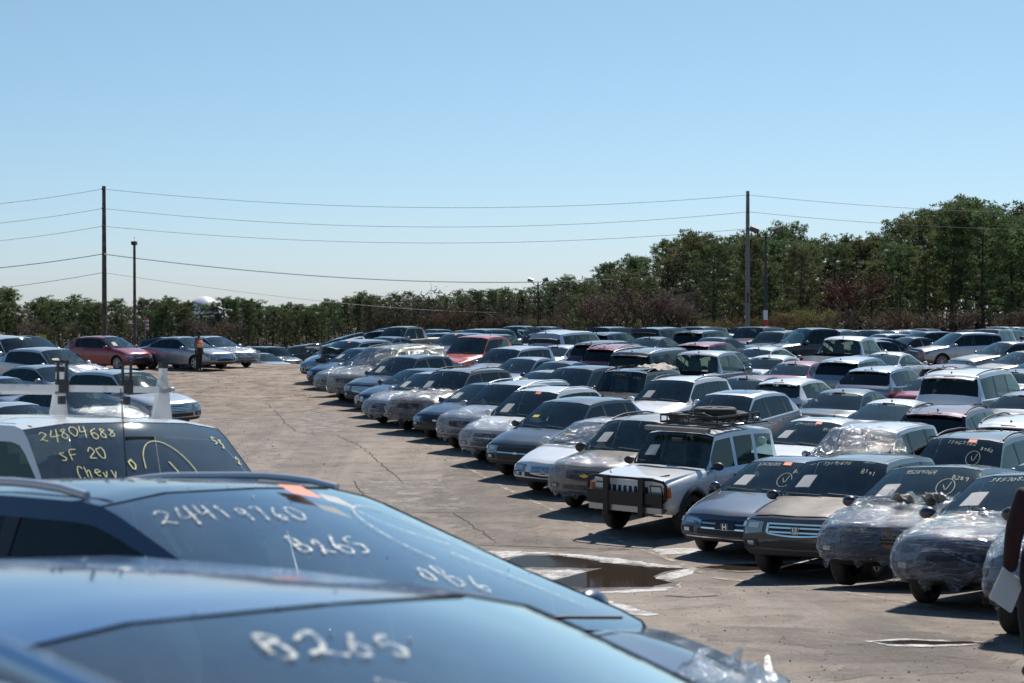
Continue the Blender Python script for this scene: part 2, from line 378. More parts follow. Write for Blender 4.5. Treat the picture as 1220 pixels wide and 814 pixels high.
    def ws(s, u, v, off=.002, rear=False):
        """u across -1..1 (car left +), v 0 top .. 1 bottom"""
        def q(u, v):
            x = lerp(s.xh, s.xc, v) if not rear else lerp(s.xr, s.xb, v)
            x = min(x, s.xc - .02) if not rear else max(x, s.xb + .02)
            side, tp, zb = s.ring(x)
            a = abs(u) * tp[1][0]; pts = [(0, tp[3][1]), (tp[2][0], tp[2][1]), (tp[1][0], tp[1][1])]
            return Vector(s.deform(x, a if u >= 0 else -a, pl(pts, a)))
        p = q(u, v); du = q(u + .02, v) - q(u - .02, v); dv = q(u, min(1, v + .02)) - q(u, max(0, v - .02))
        n_ = du.cross(dv).normalized()
        if n_.z < 0: n_ = -n_
        return p + n_ * off
dummy = [bpy.data.materials.new('slot%d' % i) for i in range(16)]
def clearm(me):
    a = [0] * len(me.polygons); me.polygons.foreach_get('material_index', a); me.materials.clear(); me.polygons.foreach_set('material_index', a); me.update()
def body_meshes(car):
    mb, info = car.grid()
    me = bpy.data.meshes.new('b'); me.from_pydata(mb.v, [], mb.f)
    mi = []
    for seg, xm, side, cap in info:
        m = 0
        if not cap:
            if seg in (11, 12) and car.xh < xm < car.xc - .01: m = 1
            elif seg in (11, 12) and car.xb < xm < car.xr: m = 2
            elif seg == 9:
                for i, (a, b) in enumerate(car.wins):
                    if a < xm < b: m = 3 + i * 2 + (0 if side > 0 else 1)
                if m == 0 and car.kind != 'boxy' and car.wins[-1][0] < xm < car.wins[0][1]: m = 9
            elif seg == 4 or (seg == 5 and False): m = 9 if car.clad or car.bed else 0
            elif seg < 4: m = 10
        elif seg == 20: m = 9
        mi.append(m)
    me.polygons.foreach_set('material_index', mi)
    for d in dummy: me.materials.append(d)
    bm = bmesh.new(); bm.from_mesh(me); bmesh.ops.recalc_face_normals(bm, faces=bm.faces)
    bm.to_mesh(me); bm.free()
    o = bpy.data.objects.new('t', me); C.objects.link(o)
    cm = MB(); rr = car.r + car.arch
    for ax in (car.fa, car.ra):
        for sg in (1, -1):
            y0, y1 = sg * (car.W / 2 - .30), sg * (car.W / 2 + .25); n = 26; a = []; b = []
            for k in range(n):
                t = 2 * PI * k / n
                ex = 1.0
                a.append(cm.vert((ax + rr * math.cos(t) * ex, y0, car.r + rr * math.sin(t)))); b.append(cm.vert((ax + rr * math.cos(t) * ex, y1, car.r + rr * math.sin(t))))
            cm.face(a if sg > 0 else a[::-1], 10); cm.face(b[::-1] if sg > 0 else b, 10)
            for k in range(n): 
                q = (a[k], b[k], b[(k + 1) % n], a[(k + 1) % n]); cm.face(q if sg < 0 else q[::-1], 10)
    if car.bed:
        cm.box(((-car.h + .07 + car.xb - .12) / 2, 0, 1.4), (abs(-car.h + .07 - car.xb + .12), car.W - .30, 1.1), 10)
    cme = cm.mesh('c', None, True)
    for d in dummy: cme.materials.append(d)
    co = bpy.data.objects.new('c', cme); C.objects.link(co)
    md = o.modifiers.new('b', 'BOOLEAN'); md.operation = 'DIFFERENCE'; md.object = co; md.solver = 'EXACT'
    dg = bpy.context.evaluated_depsgraph_get(); dg.update()
    res = bpy.data.meshes.new_from_object(o.evaluated_get(dg))
    bpy.data.objects.remove(o); bpy.data.objects.remove(co)
    bm = bmesh.new(); bm.from_mesh(res)
    out = {}
    idx = sorted({f.material_index for f in bm.faces})
    for k in idx:
        if 1 <= k <= 8:
            b2 = bm.copy(); bmesh.ops.delete(b2, geom=[f for f in b2.faces if f.material_index != k], context='FACES')
            for f in b2.faces: f.material_index = 0
            r = bmesh.ops.inset_region(b2, faces=list(b2.faces), thickness=car.wsin if k == 1 else .022, depth=0, use_even_offset=True)
            for f in r['faces']: f.material_index = 1
            bmesh.ops.translate(b2, verts=b2.verts, vec=(0, 0, 0))
            for v in b2.verts: v.co -= v.normal * .004
            m_ = bpy.data.meshes.new('glass'); b2.to_mesh(m_); b2.free(); finish(m_, 60); clearm(m_); out[k] = m_
    bmesh.ops.delete(bm, geom=[f for f in bm.faces if 1 <= f.material_index <= 8], context='FACES')
    for f in bm.faces: f.material_index = {0: 0, 9: 1, 10: 2}.get(f.material_index, 0)
    bm.to_mesh(res); bm.free(); finish(res, 38); clearm(res)
    return res, out
# ------------------------------------------------------------------ handwriting
GL = {'0': [[(.5, 1), (.1, .8), (0, .4), (.3, 0), (.7, .05), (.95, .5), (.8, .9), (.5, 1)]], '1': [[(.3, .8), (.5, 1), (.45, 0)]],
 '2': [[(.05, .75), (.4, 1), (.8, .8), (.6, .4), (.0, .05), (.3, .1), (1, 0)]], '4': [[(.3, 1), (.05, .45), (.9, .5)], [(.8, 1), (.6, -.1)]],
 '5': [[(.9, 1), (.25, .95), (.15, .55), (.6, .6), (.85, .35), (.5, 0), (.05, .1)]], '6': [[(.8, 1), (.25, .6), (.1, .2), (.5, 0), (.85, .25), (.5, .45), (.15, .25)]],
 '8': [[(.8, .85), (.4, 1), (.2, .75), (.75, .3), (.55, 0), (.15, .15), (.35, .5), (.85, .8)]], '7': [[(.05, .95), (.9, 1), (.4, 0)]],
 '9': [[(.85, .7), (.4, .5), (.15, .8), (.5, 1), (.85, .8), (.7, 0)]], '3': [[(.1, .9), (.6, 1), (.75, .75), (.35, .55), (.85, .35), (.5, 0), (.05, .1)]],
 'B': [[(.1, 0), (.2, 1), (.7, .9), (.65, .6), (.2, .52), (.8, .4), (.75, .05), (.1, 0)]], 'C': [[(.9, .85), (.5, 1), (.1, .5), (.4, 0), (.9, .15)]],
 'S': [[(.85, .85), (.4, 1), (.15, .75), (.8, .3), (.5, 0), (.05, .15)]], 'K': [[(.1, 1), (.1, 0)], [(.8, 1), (.15, .5), (.85, 0)]], 'F': [[(.15, 0), (.15, 1), (.9, 1)], [(.15, .55), (.7, .55)]],
 'h': [[(.1, 1), (.1, 0)], [(.1, .45), (.5, .6), (.65, 0)]], 'e': [[(.1, .3), (.75, .35), (.5, .6), (.1, .3), (.4, 0), (.8, .1)]], 'v': [[(.1, .6), (.4, 0), (.7, .6)]],
 'y': [[(.1, .6), (.4, .1)], [(.8, .6), (.2, -.4)]], 'L': [[(.2, 1), (.1, 0), (.8, .05)]], 'R': [[(.1, 0), (.2, 1), (.7, .85), (.2, .5), (.8, 0)]], 'O': [[(.5, 1), (.1, .7), (.1, .3), (.5, 0), (.9, .4), (.8, .8), (.5, 1)]], ' ': []}
def smooth_pl(p):
    out = []
    for i in range(len(p) - 1):
        a = p[max(0, i - 1)]; b = p[i]; c = p[i + 1]; d = p[min(len(p) - 1, i + 2)]
        for k in range(4):
            t = k / 4
            out.append(tuple(.5 * (2 * b[j] + (c[j] - a[j]) * t + (2 * a[j] - 5 * b[j] + 4 * c[j] - d[j]) * t * t + (3 * b[j] - a[j] - 3 * c[j] + d[j]) * t ** 3) for j in (0, 1)))
    out.append(p[-1]); return out
def stroke(mb, fn, pts, w):
    """ribbon of width w (metres) along points mapped by fn(u,v)->(pos,normal)"""
    P3 = [fn(*p) for p in smooth_pl(pts)]
    o = len(mb.v); n = len(P3)
    for i in range(n):
        d = P3[min(i + 1, n - 1)][0] - P3[max(i - 1, 0)][0]
        s_ = d.cross(P3[i][1]).normalized() * w * .5
        mb.v.append(tuple(P3[i][0] + s_)); mb.v.append(tuple(P3[i][0] - s_))
    for i in range(n - 1): mb.face((o + 2 * i, o + 2 * i + 1, o + 2 * i + 3, o + 2 * i + 2))
def ws_fn(car):
    def fn(u, v):
        p = car.ws(u, v); q = car.ws(u, v, .02); return p, (q - p).normalized()
    return fn
def write(mb, car, text, u0, v0, cw, ch, w=.012, slant=0.0, drop=0.0, rnd=None, rear=False):
    """on a windscreen: text runs from car right (viewer's left) to car left: u increases with -? viewer faces the car so text direction is +y local"""
    rnd = rnd or random.Random(1); f = ws_fn(car); u = u0; i = 0
    for chh in text:
        gs = rnd.uniform(.78, 1.12); jy = rnd.uniform(-.012, .012)
        for st in GL.get(chh, []):
            pts = []
            for (a, b) in st:
                pts.append((u + (a * gs + slant * b) * cw * .8 + rnd.uniform(-.006, .006), v0 + jy + drop * i + (1 - b * gs) * ch + rnd.uniform(-.009, .009)))
            stroke(mb, f, pts, w)
        u += cw; i += 1
def circle_mark(mb, car, u, v, ru, rv, w=.012):
    f = ws_fn(car)
    stroke(mb, f, [(u + ru * math.cos(t * PI / 7), v + rv * math.sin(t * PI / 7)) for t in range(0, 16)], w)
    stroke(mb, f, [(u - ru * .3, v - rv * .2), (u + ru * .1, v + rv * .4), (u + ru * .5, v - rv * .6)], w)
def ws_quad(mb, car, pts, off=.004, m=0, th=0):
    mb.face([mb.vert(car.ws(u, v, off)) for u, v in pts], m)
# ------------------------------------------------------------------ part meshes
def wheel_meshes(r, style=0, n=28):
    w = .215; t = MB(); ri = r * .66
    t.lathe([(ri, -w / 2 + .012), (ri + .03, -w / 2), (r - .035, -w / 2 + .004), (r - .006, -w / 2 + .03), (r, -w / 4), (r, w / 4), (r - .006, w / 2 - .03), (r - .035, w / 2 - .004), (ri + .03, w / 2), (ri, w / 2 - .012)], n, 0, 'y', closed=True)
    d = MB()
    d.lathe([(ri + .004, w / 2 - .01), (ri - .012, w / 2 - .012), (ri - .02, w / 2 - .05), (ri - .03, -w / 2 + .02)], n, 0, 'y')
    d.lathe([(.001, w / 2 - .075), (ri - .02, w / 2 - .085)], n, 1, 'y')
    d.lathe([(.001, w / 2 - .01), (.045, w / 2 - .012), (.06, w / 2 - .04)], 14, 0, 'y')
    ns = (5, 7, 10)[style]
    for k in range(ns):
        a = 2 * PI * k / ns; c, s_ = math.cos(a), math.sin(a); hw0, hw1 = (.035, .05) if style == 0 else ((.022, .035) if style == 1 else (.014, .02))
        vs = []
        for rad, hw_, y in ((.03, hw0, w / 2 - .018), (ri - .01, hw1, w / 2 - .02)):
            for sg in (-1, 1):
                for dy in (0, -.03):
                    vs.append((c * rad - s_ * hw_ * sg, y + dy, s_ * rad + c * hw_ * sg))
        d.add(vs, [(0, 2, 6, 4), (0, 4, 5, 1), (2, 3, 7, 6)], 0)
    return t.mesh('tyre', 40, True), d.mesh('rim', 40)
def seat_mb(mb, x, y, z, w=.5):
    Mx = Matrix.Rotation(R(-14), 3, 'Y')
    mb.box((x + .05, y, z + .12), (.5, w, .16)); mb.box((x - .24, y, z + .45), (.13, w * .95, .58), 0, Mx, .85); mb.box((x - .33, y, z + .80), (.08, w * .5, .17), 0, Mx, .8)
CACHE = {}
def proto(key, kind, **k):
    """returns (car, list of (name, mesh, mats, lod, local matrix, parent index, paint flag))"""
    if key in CACHE: return CACHE[key]
    opt = k.pop('opt', {}); car = Car(kind, **k); parts = []
    def A(name, me, mats, lod=0, loc=(0, 0, 0), par=-1, pf=False, sc=None, rz=0):
        parts.append((name, me, mats, lod, loc, par, pf, rz)); return len(parts) - 1
    body, gl = body_meshes(car)
    A('body', body, [None, M['trim'], M['well']], 0, pf=True)
    dark = opt.get('tint', car.kind in ('suv', 'large', 'minivan', 'crossover'))
    for k_, m_ in gl.items():
        if k_ == 1: A('windshield', m_, [M['glare'] if opt.get('glare') else M['glass'], M['rubber']])
        elif k_ == 2: A('rear_window', m_, [M['tint'] if dark else M['glass'], M['rubber']])
        else: A('side_window', m_, [M['tint'] if (dark and k_ > 4) else M['sglass'], M['rubber']])
    h = car.h
    # wheels
    ty, rim = wheel_meshes(car.r, opt.get('rim', random.choice([0, 1, 2])))
    for ax in (car.fa, car.ra):
        for sg in (1, -1):
            i = A('wheel', ty, [M['tyre']], 0, (ax, sg * (car.W / 2 - .135), car.r))
            A('rim', rim, [M['steel'] if opt.get('darkrim') else M['rim'], M['well']], 0, (0, 0, 0), i, rz=0 if sg > 0 else PI)
    # interior
    mb = MB(); zf = car.zb + .12
    mb.box(((car.xc + car.xb) / 2, 0, zf), (car.xc - car.xb - .1, car.W - .35, .04))
    bz = car.belt(car.xc)
    mb.box((car.xc - .12, 0, bz - .14), (.38, car.W - .32, .22), 0, Matrix.Rotation(R(-6), 3, 'Y'))
    sx = min(-.05, car.xh - .25) + .1
    for sy in (.37, -.37): seat_mb(mb, sx, sy, zf + .18 + (car.H - 1.46) * .5)
    if not car.bed: 
        rx = max(sx - 1.22, car.xr + .12) + 1.22; sx2, sx = sx, rx
        mb.box((sx - .95, 0, zf + .38 + (car.H - 1.46) * .5), (.5, car.W - .5, .2)); mb.box((sx - 1.22, 0, zf + .70 + (car.H - 1.46) * .5), (.14, car.W - .5, .55), 0, Matrix.Rotation(R(-16), 3, 'Y'), .9)
        for sy in (.4, -.4): mb.box((sx - 1.27, sy, min(zf + 1.0 + (car.H - 1.46) * .5, car.top(sx - 1.3) - .16)), (.08, .24, .13))
        sx = sx2
    sw = [(sx + .42 + .06 * math.sin(t * PI / 8), .37 + .18 * math.cos(t * PI / 8), bz + .0 + .17 * math.sin(t * PI / 8)) for t in range(17)]
    mb.tube(sw, .016, 6, 0, False)
    A('interior', mb.mesh('interior', None), [M['cabinlight'] if opt.get('beige') else M['cabin']], 1)
    # lamps, grille
    hl0, hl1 = opt.get('hl', (.62, 1.28)); zt = car.hf - .10; zl = zt - opt.get('hlh', .18)
    fs = opt.get('front', 'bars')
    for sg in (1, -1):
        mb = MB()
        if fs == 'round':
            for tt, rad in ((.82, .10), (.55, .075)):
                c_ = car.fp(sg * tt, zt - .08); mb.lathe([(rad + .02, 0), (rad, .03), (.001, .035)], 20, 0, 'z')
                nv = 60
                for i in range(len(mb.v) - nv, len(mb.v)):
                    p = mb.v[i]; mb.v[i] = (c_.x + p[2] + .0, c_.y + p[0], c_.z + p[1])
        elif fs == 'jeep':
            car.patch(mb, [(sg * t, car.hf - .115, car.hf - .345) for t in (.585, .72, .875)], .014, m=1)
            car.patch(mb, [(sg * t, car.hf - .135, car.hf - .325) for t in (.61, .72, .85)], .022)
        else:
            car.patch(mb, [(sg * lerp(hl0, hl1, i / 6), zt + (.03 * i / 6), lerp(zl + .03, zl - .01, i / 3) if i < 3 else lerp(zl - .01, zt - .03, (i - 3) / 3)) for i in range(7)], .008)
        n_base = len(mb.f)
        if fs not in ('round', 'jeep'):
            for a_, b_ in ((.12, .42), (.50, .72)): car.patch(mb, [(sg * lerp(hl0, hl1, t_), zt - .015, zt - .095 + .02 * t_) for t_ in (a_, (a_ + b_) / 2, b_)], .014, m=1)
        A('headlight', mb.mesh('headlight', 40), [M['lamp'] if fs in ('round', 'jeep') else M['lampbase'], M['rubber'] if fs == 'jeep' else M['lamp'] if not opt.get('darklamp') else M['lampdark']], 0)
        mb = MB(); ti = opt.get('tl', 'wide'); tz = car.hdr if car.kind in ('sedan', 'coupe') else car.belt(-h)
        if car.kind in ('suv', 'large', 'minivan', 'van', 'boxy', 'pickup', 'hatch'):
            car.patch(mb, [(sg * t, tz - .02, tz - .42) for t in (.84, 1.0, 1.10)], .008, False)
        else:
            car.patch(mb, [(sg * t, tz - .10, tz - .27) for t in (.55, .75, 1.0, 1.12, 1.24)], .008, False)
        A('taillight', mb.mesh('taillight', 40), [M['tail']], 0)
    mb = MB(); gm = [M['trim'], M['chrome']]
    gz1 = car.hf - .12; gz0 = gz1 - opt.get('gh', .17); gw = opt.get('gw', .52)
    if fs == 'jeep':
        car.patch(mb, [(t, car.hf - .11, car.hf - .36) for t in (-.96, -.5, 0, .5, .96)], .006, m=2)
        for i in range(8):
            t = (i - 3.5) * .138; car.patch(mb, [(t - .040, car.hf - .15, car.hf - .33), (t + .040, car.hf - .15, car.hf - .34)], .012, m=0)
        gm = [M['trim'], M['chrome'], pt('white')]
    else:
        ts = [(-1 + i / 4) * gw for i in range(9)]
        car.patch(mb, [(t, gz1 - .02 * abs(t / gw) ** 3, gz0 + .03 * abs(t / gw) ** 2) for t in ts], .008)
        nb = opt.get('nb', 3)
        for i in range(nb):
            z = lerp(gz0 + .02, gz1 - .02, (i + .5) / nb); bt = min(.012, (gz1 - gz0) / nb * .22); car.patch(mb, [(t * .96, z + bt, z - bt) for t in ts], .020, m=1 if not opt.get('darkbars') else 0, rows=1)
        if opt.get('frame', fs == 'bars'):
            car.patch(mb, [(t * 1.03, gz1 + .012, gz1 - .012) for t in ts], .018, m=1, rows=1); car.patch(mb, [(t * 1.0, gz0 + .03 * abs(t / gw) ** 2 + .01, gz0 + .03 * abs(t / gw) ** 2 - .012) for t in ts], .018, m=1, rows=1)
            for sg in (1, -1): car.patch(mb, [(sg * gw, gz1, gz0 + .02), (sg * (gw + .045), gz1 + .01, gz0 + .05)], .018, m=1, rows=1)
    if fs == 'accord':
        for sg in (1, -1): car.patch(mb, [(sg * gw, gz1 - .02, gz1 - .075), (sg * (gw + .12), gz1 + .0, gz1 - .04), (sg * (gw + .3), gz1 + .015, gz1 - .008)], .02, m=1, rows=1)
    A('grille', mb.mesh('grille', None), gm, 0)
    # emblem
    em = opt.get('emblem'); zc = (gz0 + gz1) / 2; c_ = car.fp(0, zc) + Vector((.035, 0, 0))
    mb = MB()
    if em:
        rx, rz_ = (.065, .055)
        ring = [(c_.x, c_.y + rx * math.cos(t * PI / 8) * (1.05 if em != 'H' else 1), c_.z + rz_ * math.sin(t * PI / 8)) for t in range(17)]
        if em == 'H':
            q = [(-.058, .05), (.058, .05), (.045, -.055), (-.045, -.055), (-.058, .05)]; mb.tube([(c_.x, c_.y + a, c_.z + b) for a, b in q], .006, 5)
            for sg in (1, -1): mb.box((c_.x, c_.y + sg * .026, c_.z), (.012, .014, .085))
            mb.box((c_.x, c_.y, c_.z), (.012, .05, .014))
        elif em == 'bow':
            mb.box((c_.x, c_.y, c_.z), (.014, .20, .035)); mb.box((c_.x, c_.y, c_.z), (.016, .075, .07))
        elif em == 'ring':
            mb.tube(ring, .008, 6, 0, False); mb.box((c_.x, c_.y, c_.z), (.012, .16, .02))
        elif em == 'L':
            mb.tube(ring, .007, 6, 0, False); mb.box((c_.x, c_.y - .012, c_.z), (.012, .012, .06)); mb.box((c_.x, c_.y + .008, c_.z - .025), (.012, .05, .012))
        elif em == 'oval':
            mb.ellipsoid((c_.x, c_.y, c_.z), (.012, .075, .032), 14, 6)
        A('emblem', mb.mesh('emblem', 40), [simple('gold_emblem', (.6, .42, .12), .3, .8) if em == 'bow' else M['chrome']], 1)
    # lower intake, fog lamps
    mb = MB(); iz = car.zb + .17
    if fs != 'jeep':
        car.patch(mb, [(t, iz + .12 - .02 * abs(t), iz + .01 + .02 * abs(t)) for t in (-.6, -.35, 0, .35, .6)], .006)
        for sg in (1, -1): car.patch(mb, [(sg * .72, iz + .13, iz + .03), (sg * .86, iz + .13, iz + .03), (sg * .97, iz + .12, iz + .05)], .006)
        A('lower_grille', mb.mesh('lower_grille', None), [M['trim']], 1)
        for sg in (1, -1):
            mb = MB(); car.patch(mb, [(sg * .78, iz + .11, iz + .05), (sg * .90, iz + .11, iz + .05)], .014); A('fog_light', mb.mesh('fog', None), [M['lamp']], 2)
    if opt.get('lip'):
        mb = MB(); car.patch(mb, [(t, iz - .015, iz - .035) for t in (-.9, -.5, 0, .5, .9)], .016, rows=1); A('bumper_trim', mb.mesh('lip', None), [M['chrome']], 1)
    # plates
    if opt.get('fplate'):
        mb = MB(); car.patch(mb, [(-.2, iz + .25, iz + .12), (0, iz + .25, iz + .12), (.2, iz + .25, iz + .12)], .03); A('license_plate', mb.mesh('plate', None), [M['plate']], 1)
    mb = MB(); pz = car.zb + .50; car.patch(mb, [(-.19, pz + .1, pz - .04), (.19, pz + .1, pz - .04)], .012, False); A('license_plate', mb.mesh('plate', None), [M['whiteplate']], 1)
    mb = MB(); car.patch(mb, [(t, car.zb + .30, car.zb + .12) for t in (-.9, -.4, 0, .4, .9)], .03, False, depth=.05); A('rear_bumper', mb.mesh('rbump', None), [M['trim'] if car.clad or car.bed else None], 1, pf=not (car.clad or car.bed))
    # third brake light
    p = car.ws(0, .0, .0, True); mb = MB(); mb.box((p.x - .015, 0, p.z + .0), (.03, .3 if not car.bed else .22, .03)); A('brake_light', mb.mesh('brake', None), [M['tail']], 1)
    if car.kind in ('suv', 'crossover', 'minivan', 'hatch', 'large'):
        mb = MB(); vs = []
        for u in (-.92, -.5, 0, .5, .92):
            q = car.ws(u, 0, 0, True); vs += [(q.x + .05, q.y, q.z + .012), (q.x - .15, q.y, q.z - .015), (q.x - .15, q.y, q.z - .04), (q.x + .02, q.y, q.z - .03)]
        for i in range(4):
            for j in range(4): mb.f.append((i * 4 + j, i * 4 + (j + 1) % 4, i * 4 + 4 + (j + 1) % 4, i * 4 + 4 + j)); mb.m.append(0)
        mb.f += [(0, 1, 2, 3), (16, 17, 18, 19)]; mb.m += [0, 0]; mb.v = vs; A('rear_spoiler', mb.mesh('spoiler', None, True), [None], 1, pf=True)
    # mirrors
    xm = lerp(car.xh, car.xc, .72); bz = car.belt(xm)
    for sg in (1, -1):
        mb = MB(); yy = car.sy(xm, bz); big = 1.35 if opt.get('bigmirror') or car.kind in ('large', 'pickup', 'van') else 1
        mb.ellipsoid((xm - .0, sg * (yy + .13), bz + .07), (.065, .11 * big, .075 * big), 12, 8); mb.box((xm, sg * (yy + .03), bz + .03), (.06, .1, .035))
        mm = A('mirror', mb.mesh('mirror', 50), [M['trim'] if opt.get('blackmirror') else None], 0, pf=not opt.get('blackmirror'))
        mb = MB(); mb.box((xm - .064, sg * (yy + .13), bz + .07), (.008, .15 * big, .09 * big)); A('mirror_glass', mb.mesh('mg', None), [M['chrome']], 2, par=mm)
    # seams, handles
    mb = MB()
    def seam(pts, w=.010):
        for sg in (1, -1):
            o = len(mb.v)
            for (x, z) in pts:
                y = car.sy(x, z) + .003
                mb.v.append(tuple(car.deform(x - w / 2, sg * y, z))); mb.v.append(tuple(car.deform(x + w / 2, sg * y, z)))
            for i in range(len(pts) - 1): mb.f.append((o + 2 * i, o + 2 * i + 1, o + 2 * i + 3, o + 2 * i + 2)); mb.m.append(0)
    zlo = car.zb + .10
    xw = [car.wins[0][1] - .02, (car.wins[0][0] + car.wins[1][1]) / 2, max(car.wins[1][0] - .02, car.ra + car.r + .10)]
    for x in xw: seam([(x, lerp(zlo, car.belt(x) - .005, i / 8)) for i in range(9)])
    # hood seams
    for sg in (1, -1):
        o = len(mb.v); n = 8
        for i in range(n + 1):
            x = lerp(car.xc - .02, car.h - .05, i / n); sd, tp, zb_ = car.ring(x); y = tp[0][0] * .985; z = tp[0][1] + .006
            for d in (-.005, .005): mb.v.append(tuple(car.deform(x, sg * (y + d), z)))
        for i in range(n): mb.f.append((o + 2 * i, o + 2 * i + 1, o + 2 * i + 3, o + 2 * i + 2)); mb.m.append(0)
    for sg in (1, -1):
        o = len(mb.v); n = 14
        for i in range(n + 1):
            x = lerp(car.xr + .08, car.xh - .03, i / n); sd, tp, zb_ = car.ring(x); y = tp[1][0] * .90; z = pl([(0, tp[3][1]), (tp[2][0], tp[2][1]), (tp[1][0], tp[1][1])], y) + .003
            for d in (-.007, .007): mb.v.append(tuple(car.deform(x, sg * (y + d), z)))
        for i in range(n): mb.f.append((o + 2 * i, o + 2 * i + 1, o + 2 * i + 3, o + 2 * i + 2)); mb.m.append(0)
    if car.kind == 'boxy':
        for sg in (1, -1):
            o = len(mb.v); n = 16
            for i in range(n + 1):
                x = lerp(car.ra + car.r + .12, car.fa - car.r - .12, i / n)
                for z in (.66, .76): mb.v.append(tuple(car.deform(x, sg * (car.sy(x, z) + .012), z)))
            for i in range(n): mb.f.append((o + 2 * i, o + 2 * i + 1, o + 2 * i + 3, o + 2 * i + 2)); mb.m.append(0)
    bm = bmesh.new(); bm.from_mesh(body); vv = [bm.verts.new(p) for p in mb.v]
    for f_ in mb.f:
        q_ = bm.faces.new([vv[i] for i in f_]); q_.material_index = 1
    bm.to_mesh(body); bm.free()
    for x in (xw[1] + .10, xw[2] + .22):
        for sg in (1, -1):
            mb = MB(); z = car.belt(x) - .14; mb.box((x, sg * (car.sy(x, z) + .018), z), (.17, .022, .026)); A('door_handle', mb.mesh('handle', None), [M['trim'] if opt.get('blackhandle') else None], 2, pf=not opt.get('blackhandle'))
    # wipers
    mb = MB()
    for u0 in (-.1, .72):
        mb.tube([car.ws(u0, .985, .03), car.ws(u0 - .35, .93, .02), car.ws(u0 - .72, .90, .016)], .007, 5)
    A('wiper', mb.mesh('wiper', None), [M['rubber']], 1)
    mb = MB(); p = car.ws(0, 0, 0); mb.box((p.x + .13, 0, p.z - .13), (.02, .22, .06)); A('rear_view_mirror', mb.mesh('rvm', None), [M['trim']], 2)
    # antenna fin
    if opt.get('fin', 1) and not car.kind == 'boxy':
        mb = MB(); xa = car.xr + .18; zt_ = car.top(xa); mb.add([(xa + .08, 0, zt_ - .005), (xa - .06, .02, zt_ - .005), (xa - .06, -.02, zt_ - .005), (xa - .07, 0, zt_ + .06)], [(0, 1, 3), (0, 3, 2), (1, 2, 3), (0, 2, 1)]); A('antenna', mb.mesh('fin', None), [M['trim']], 1)
    # rails
    if opt.get('rails'):
        mt = M['chrome'] if opt['rails'] == 'chrome' else M['trim']
        if opt['rails'] == 'silver': mt = M['satin']
        for sg in (1, -1):
            mb = MB(); pts = []
            for i in range(13):
                t = i / 12; x = lerp(car.xh - .12, car.xr + .10, t); sd, tp, zb_ = car.ring(x)
                hgt = -.01 + opt.get('rh', .045) * (1 - (2 * t - 1) ** 6); pts.append(car.deform(x, sg * (tp[1][0] - .035), tp[1][1] + .03 + hgt))
            mb.tube(pts, .017, 7); A('roof_rail', mb.mesh('rail', 60), [mt], 0)
    if opt.get('cross'):
        mb = MB()
        for t in (.3, .72):
            x = lerp(car.xh, car.xr, t); sd, tp, zb_ = car.ring(x); mb.tube([(x, -tp[1][0], tp[1][1] + .11), (x, tp[1][0], tp[1][1] + .11)], .016, 6)
            for sg in (1, -1): mb.box((x, sg * tp[1][0] * .97, tp[1][1] + .07), (.06, .04, .09))
        A('roof_crossbar', mb.mesh('cross', None), [M['trim']], 1)
    if opt.get('sunroof'):
        mb = MB(); x1 = car.xh - .18; x0 = x1 - .75; vs = []
        for x in (x0, lerp(x0, x1, .5), x1):
            sd, tp, zb_ = car.ring(x)
            for u in (-.7, -.35, 0, .35, .7): 
                a = abs(u) * tp[1][0]; vs.append((x, u * tp[1][0], pl([(0, tp[3][1]), (tp[2][0], tp[2][1]), (tp[1][0], tp[1][1])], a) + .008))
        mb.add(vs, [(i, i + 1, i + 6, i + 5) for r_ in (0, 5) for i in range(r_, r_ + 4)]); A('sunroof', mb.mesh('sunroof', 60), [simple('sunroof_glass', (.02, .04, .06), .05, 0, **{'Coat Weight': 1})], 0)
    CACHE[key] = (car, parts); return CACHE[key]
def wrap_mesh(car, xw, amp=.03, seed=1, zlow=.33, rag=.17, allover=False):
    """wrinkled clear film following the nose (or the whole upper body)"""
    mb, info = car.grid(); me = bpy.data.meshes.new('w'); me.from_pydata(mb.v, [], mb.f)
    bm = bmesh.new(); bm.from_mesh(me); bm.faces.ensure_lookup_table()
    dele = []
    for f, (seg, xm, sd, cap) in zip(list(bm.faces), info):
        keep = (cap == -1 or (not cap and xm > xw)) and f.calc_center_median().z > zlow and (seg >= 5)
        if not keep: dele.append(f)
    bmesh.ops.delete(bm, geom=dele, context='FACES'); bmesh.ops.recalc_face_normals(bm, faces=bm.faces)
    bmesh.ops.subdivide_edges(bm, edges=bm.edges, cuts=2, use_grid_fill=True)
    bmesh.ops.subdivide_edges(bm, edges=[e for e in bm.edges if e.calc_length() > .03], cuts=1, use_grid_fill=True)
    bm.normal_update(); sv = Vector((seed * 3.1, seed * 1.7, seed * .9))
    for v in bm.verts:
        p = v.co
        n1 = noise.noise(p * 2.3 + sv); n2 = abs(noise.noise(Vector((p.x * 3, p.y * 7, p.z * 5)) + sv * 2)); n3 = abs(noise.noise(Vector((p.x * 9, p.y * 16, p.z * 12)) + sv))
        v.co = p + v.normal * (.016 + amp * (n1 * .6 + n2 * 1.8 + n3 * .7))
        if v.is_boundary: v.co += Vector((noise.noise(p * 6 + sv) * rag, 0, noise.noise(p * 8 + sv * 3) * rag - .02))
    bm.to_mesh(me); bm.free(); finish(me, 180); return me
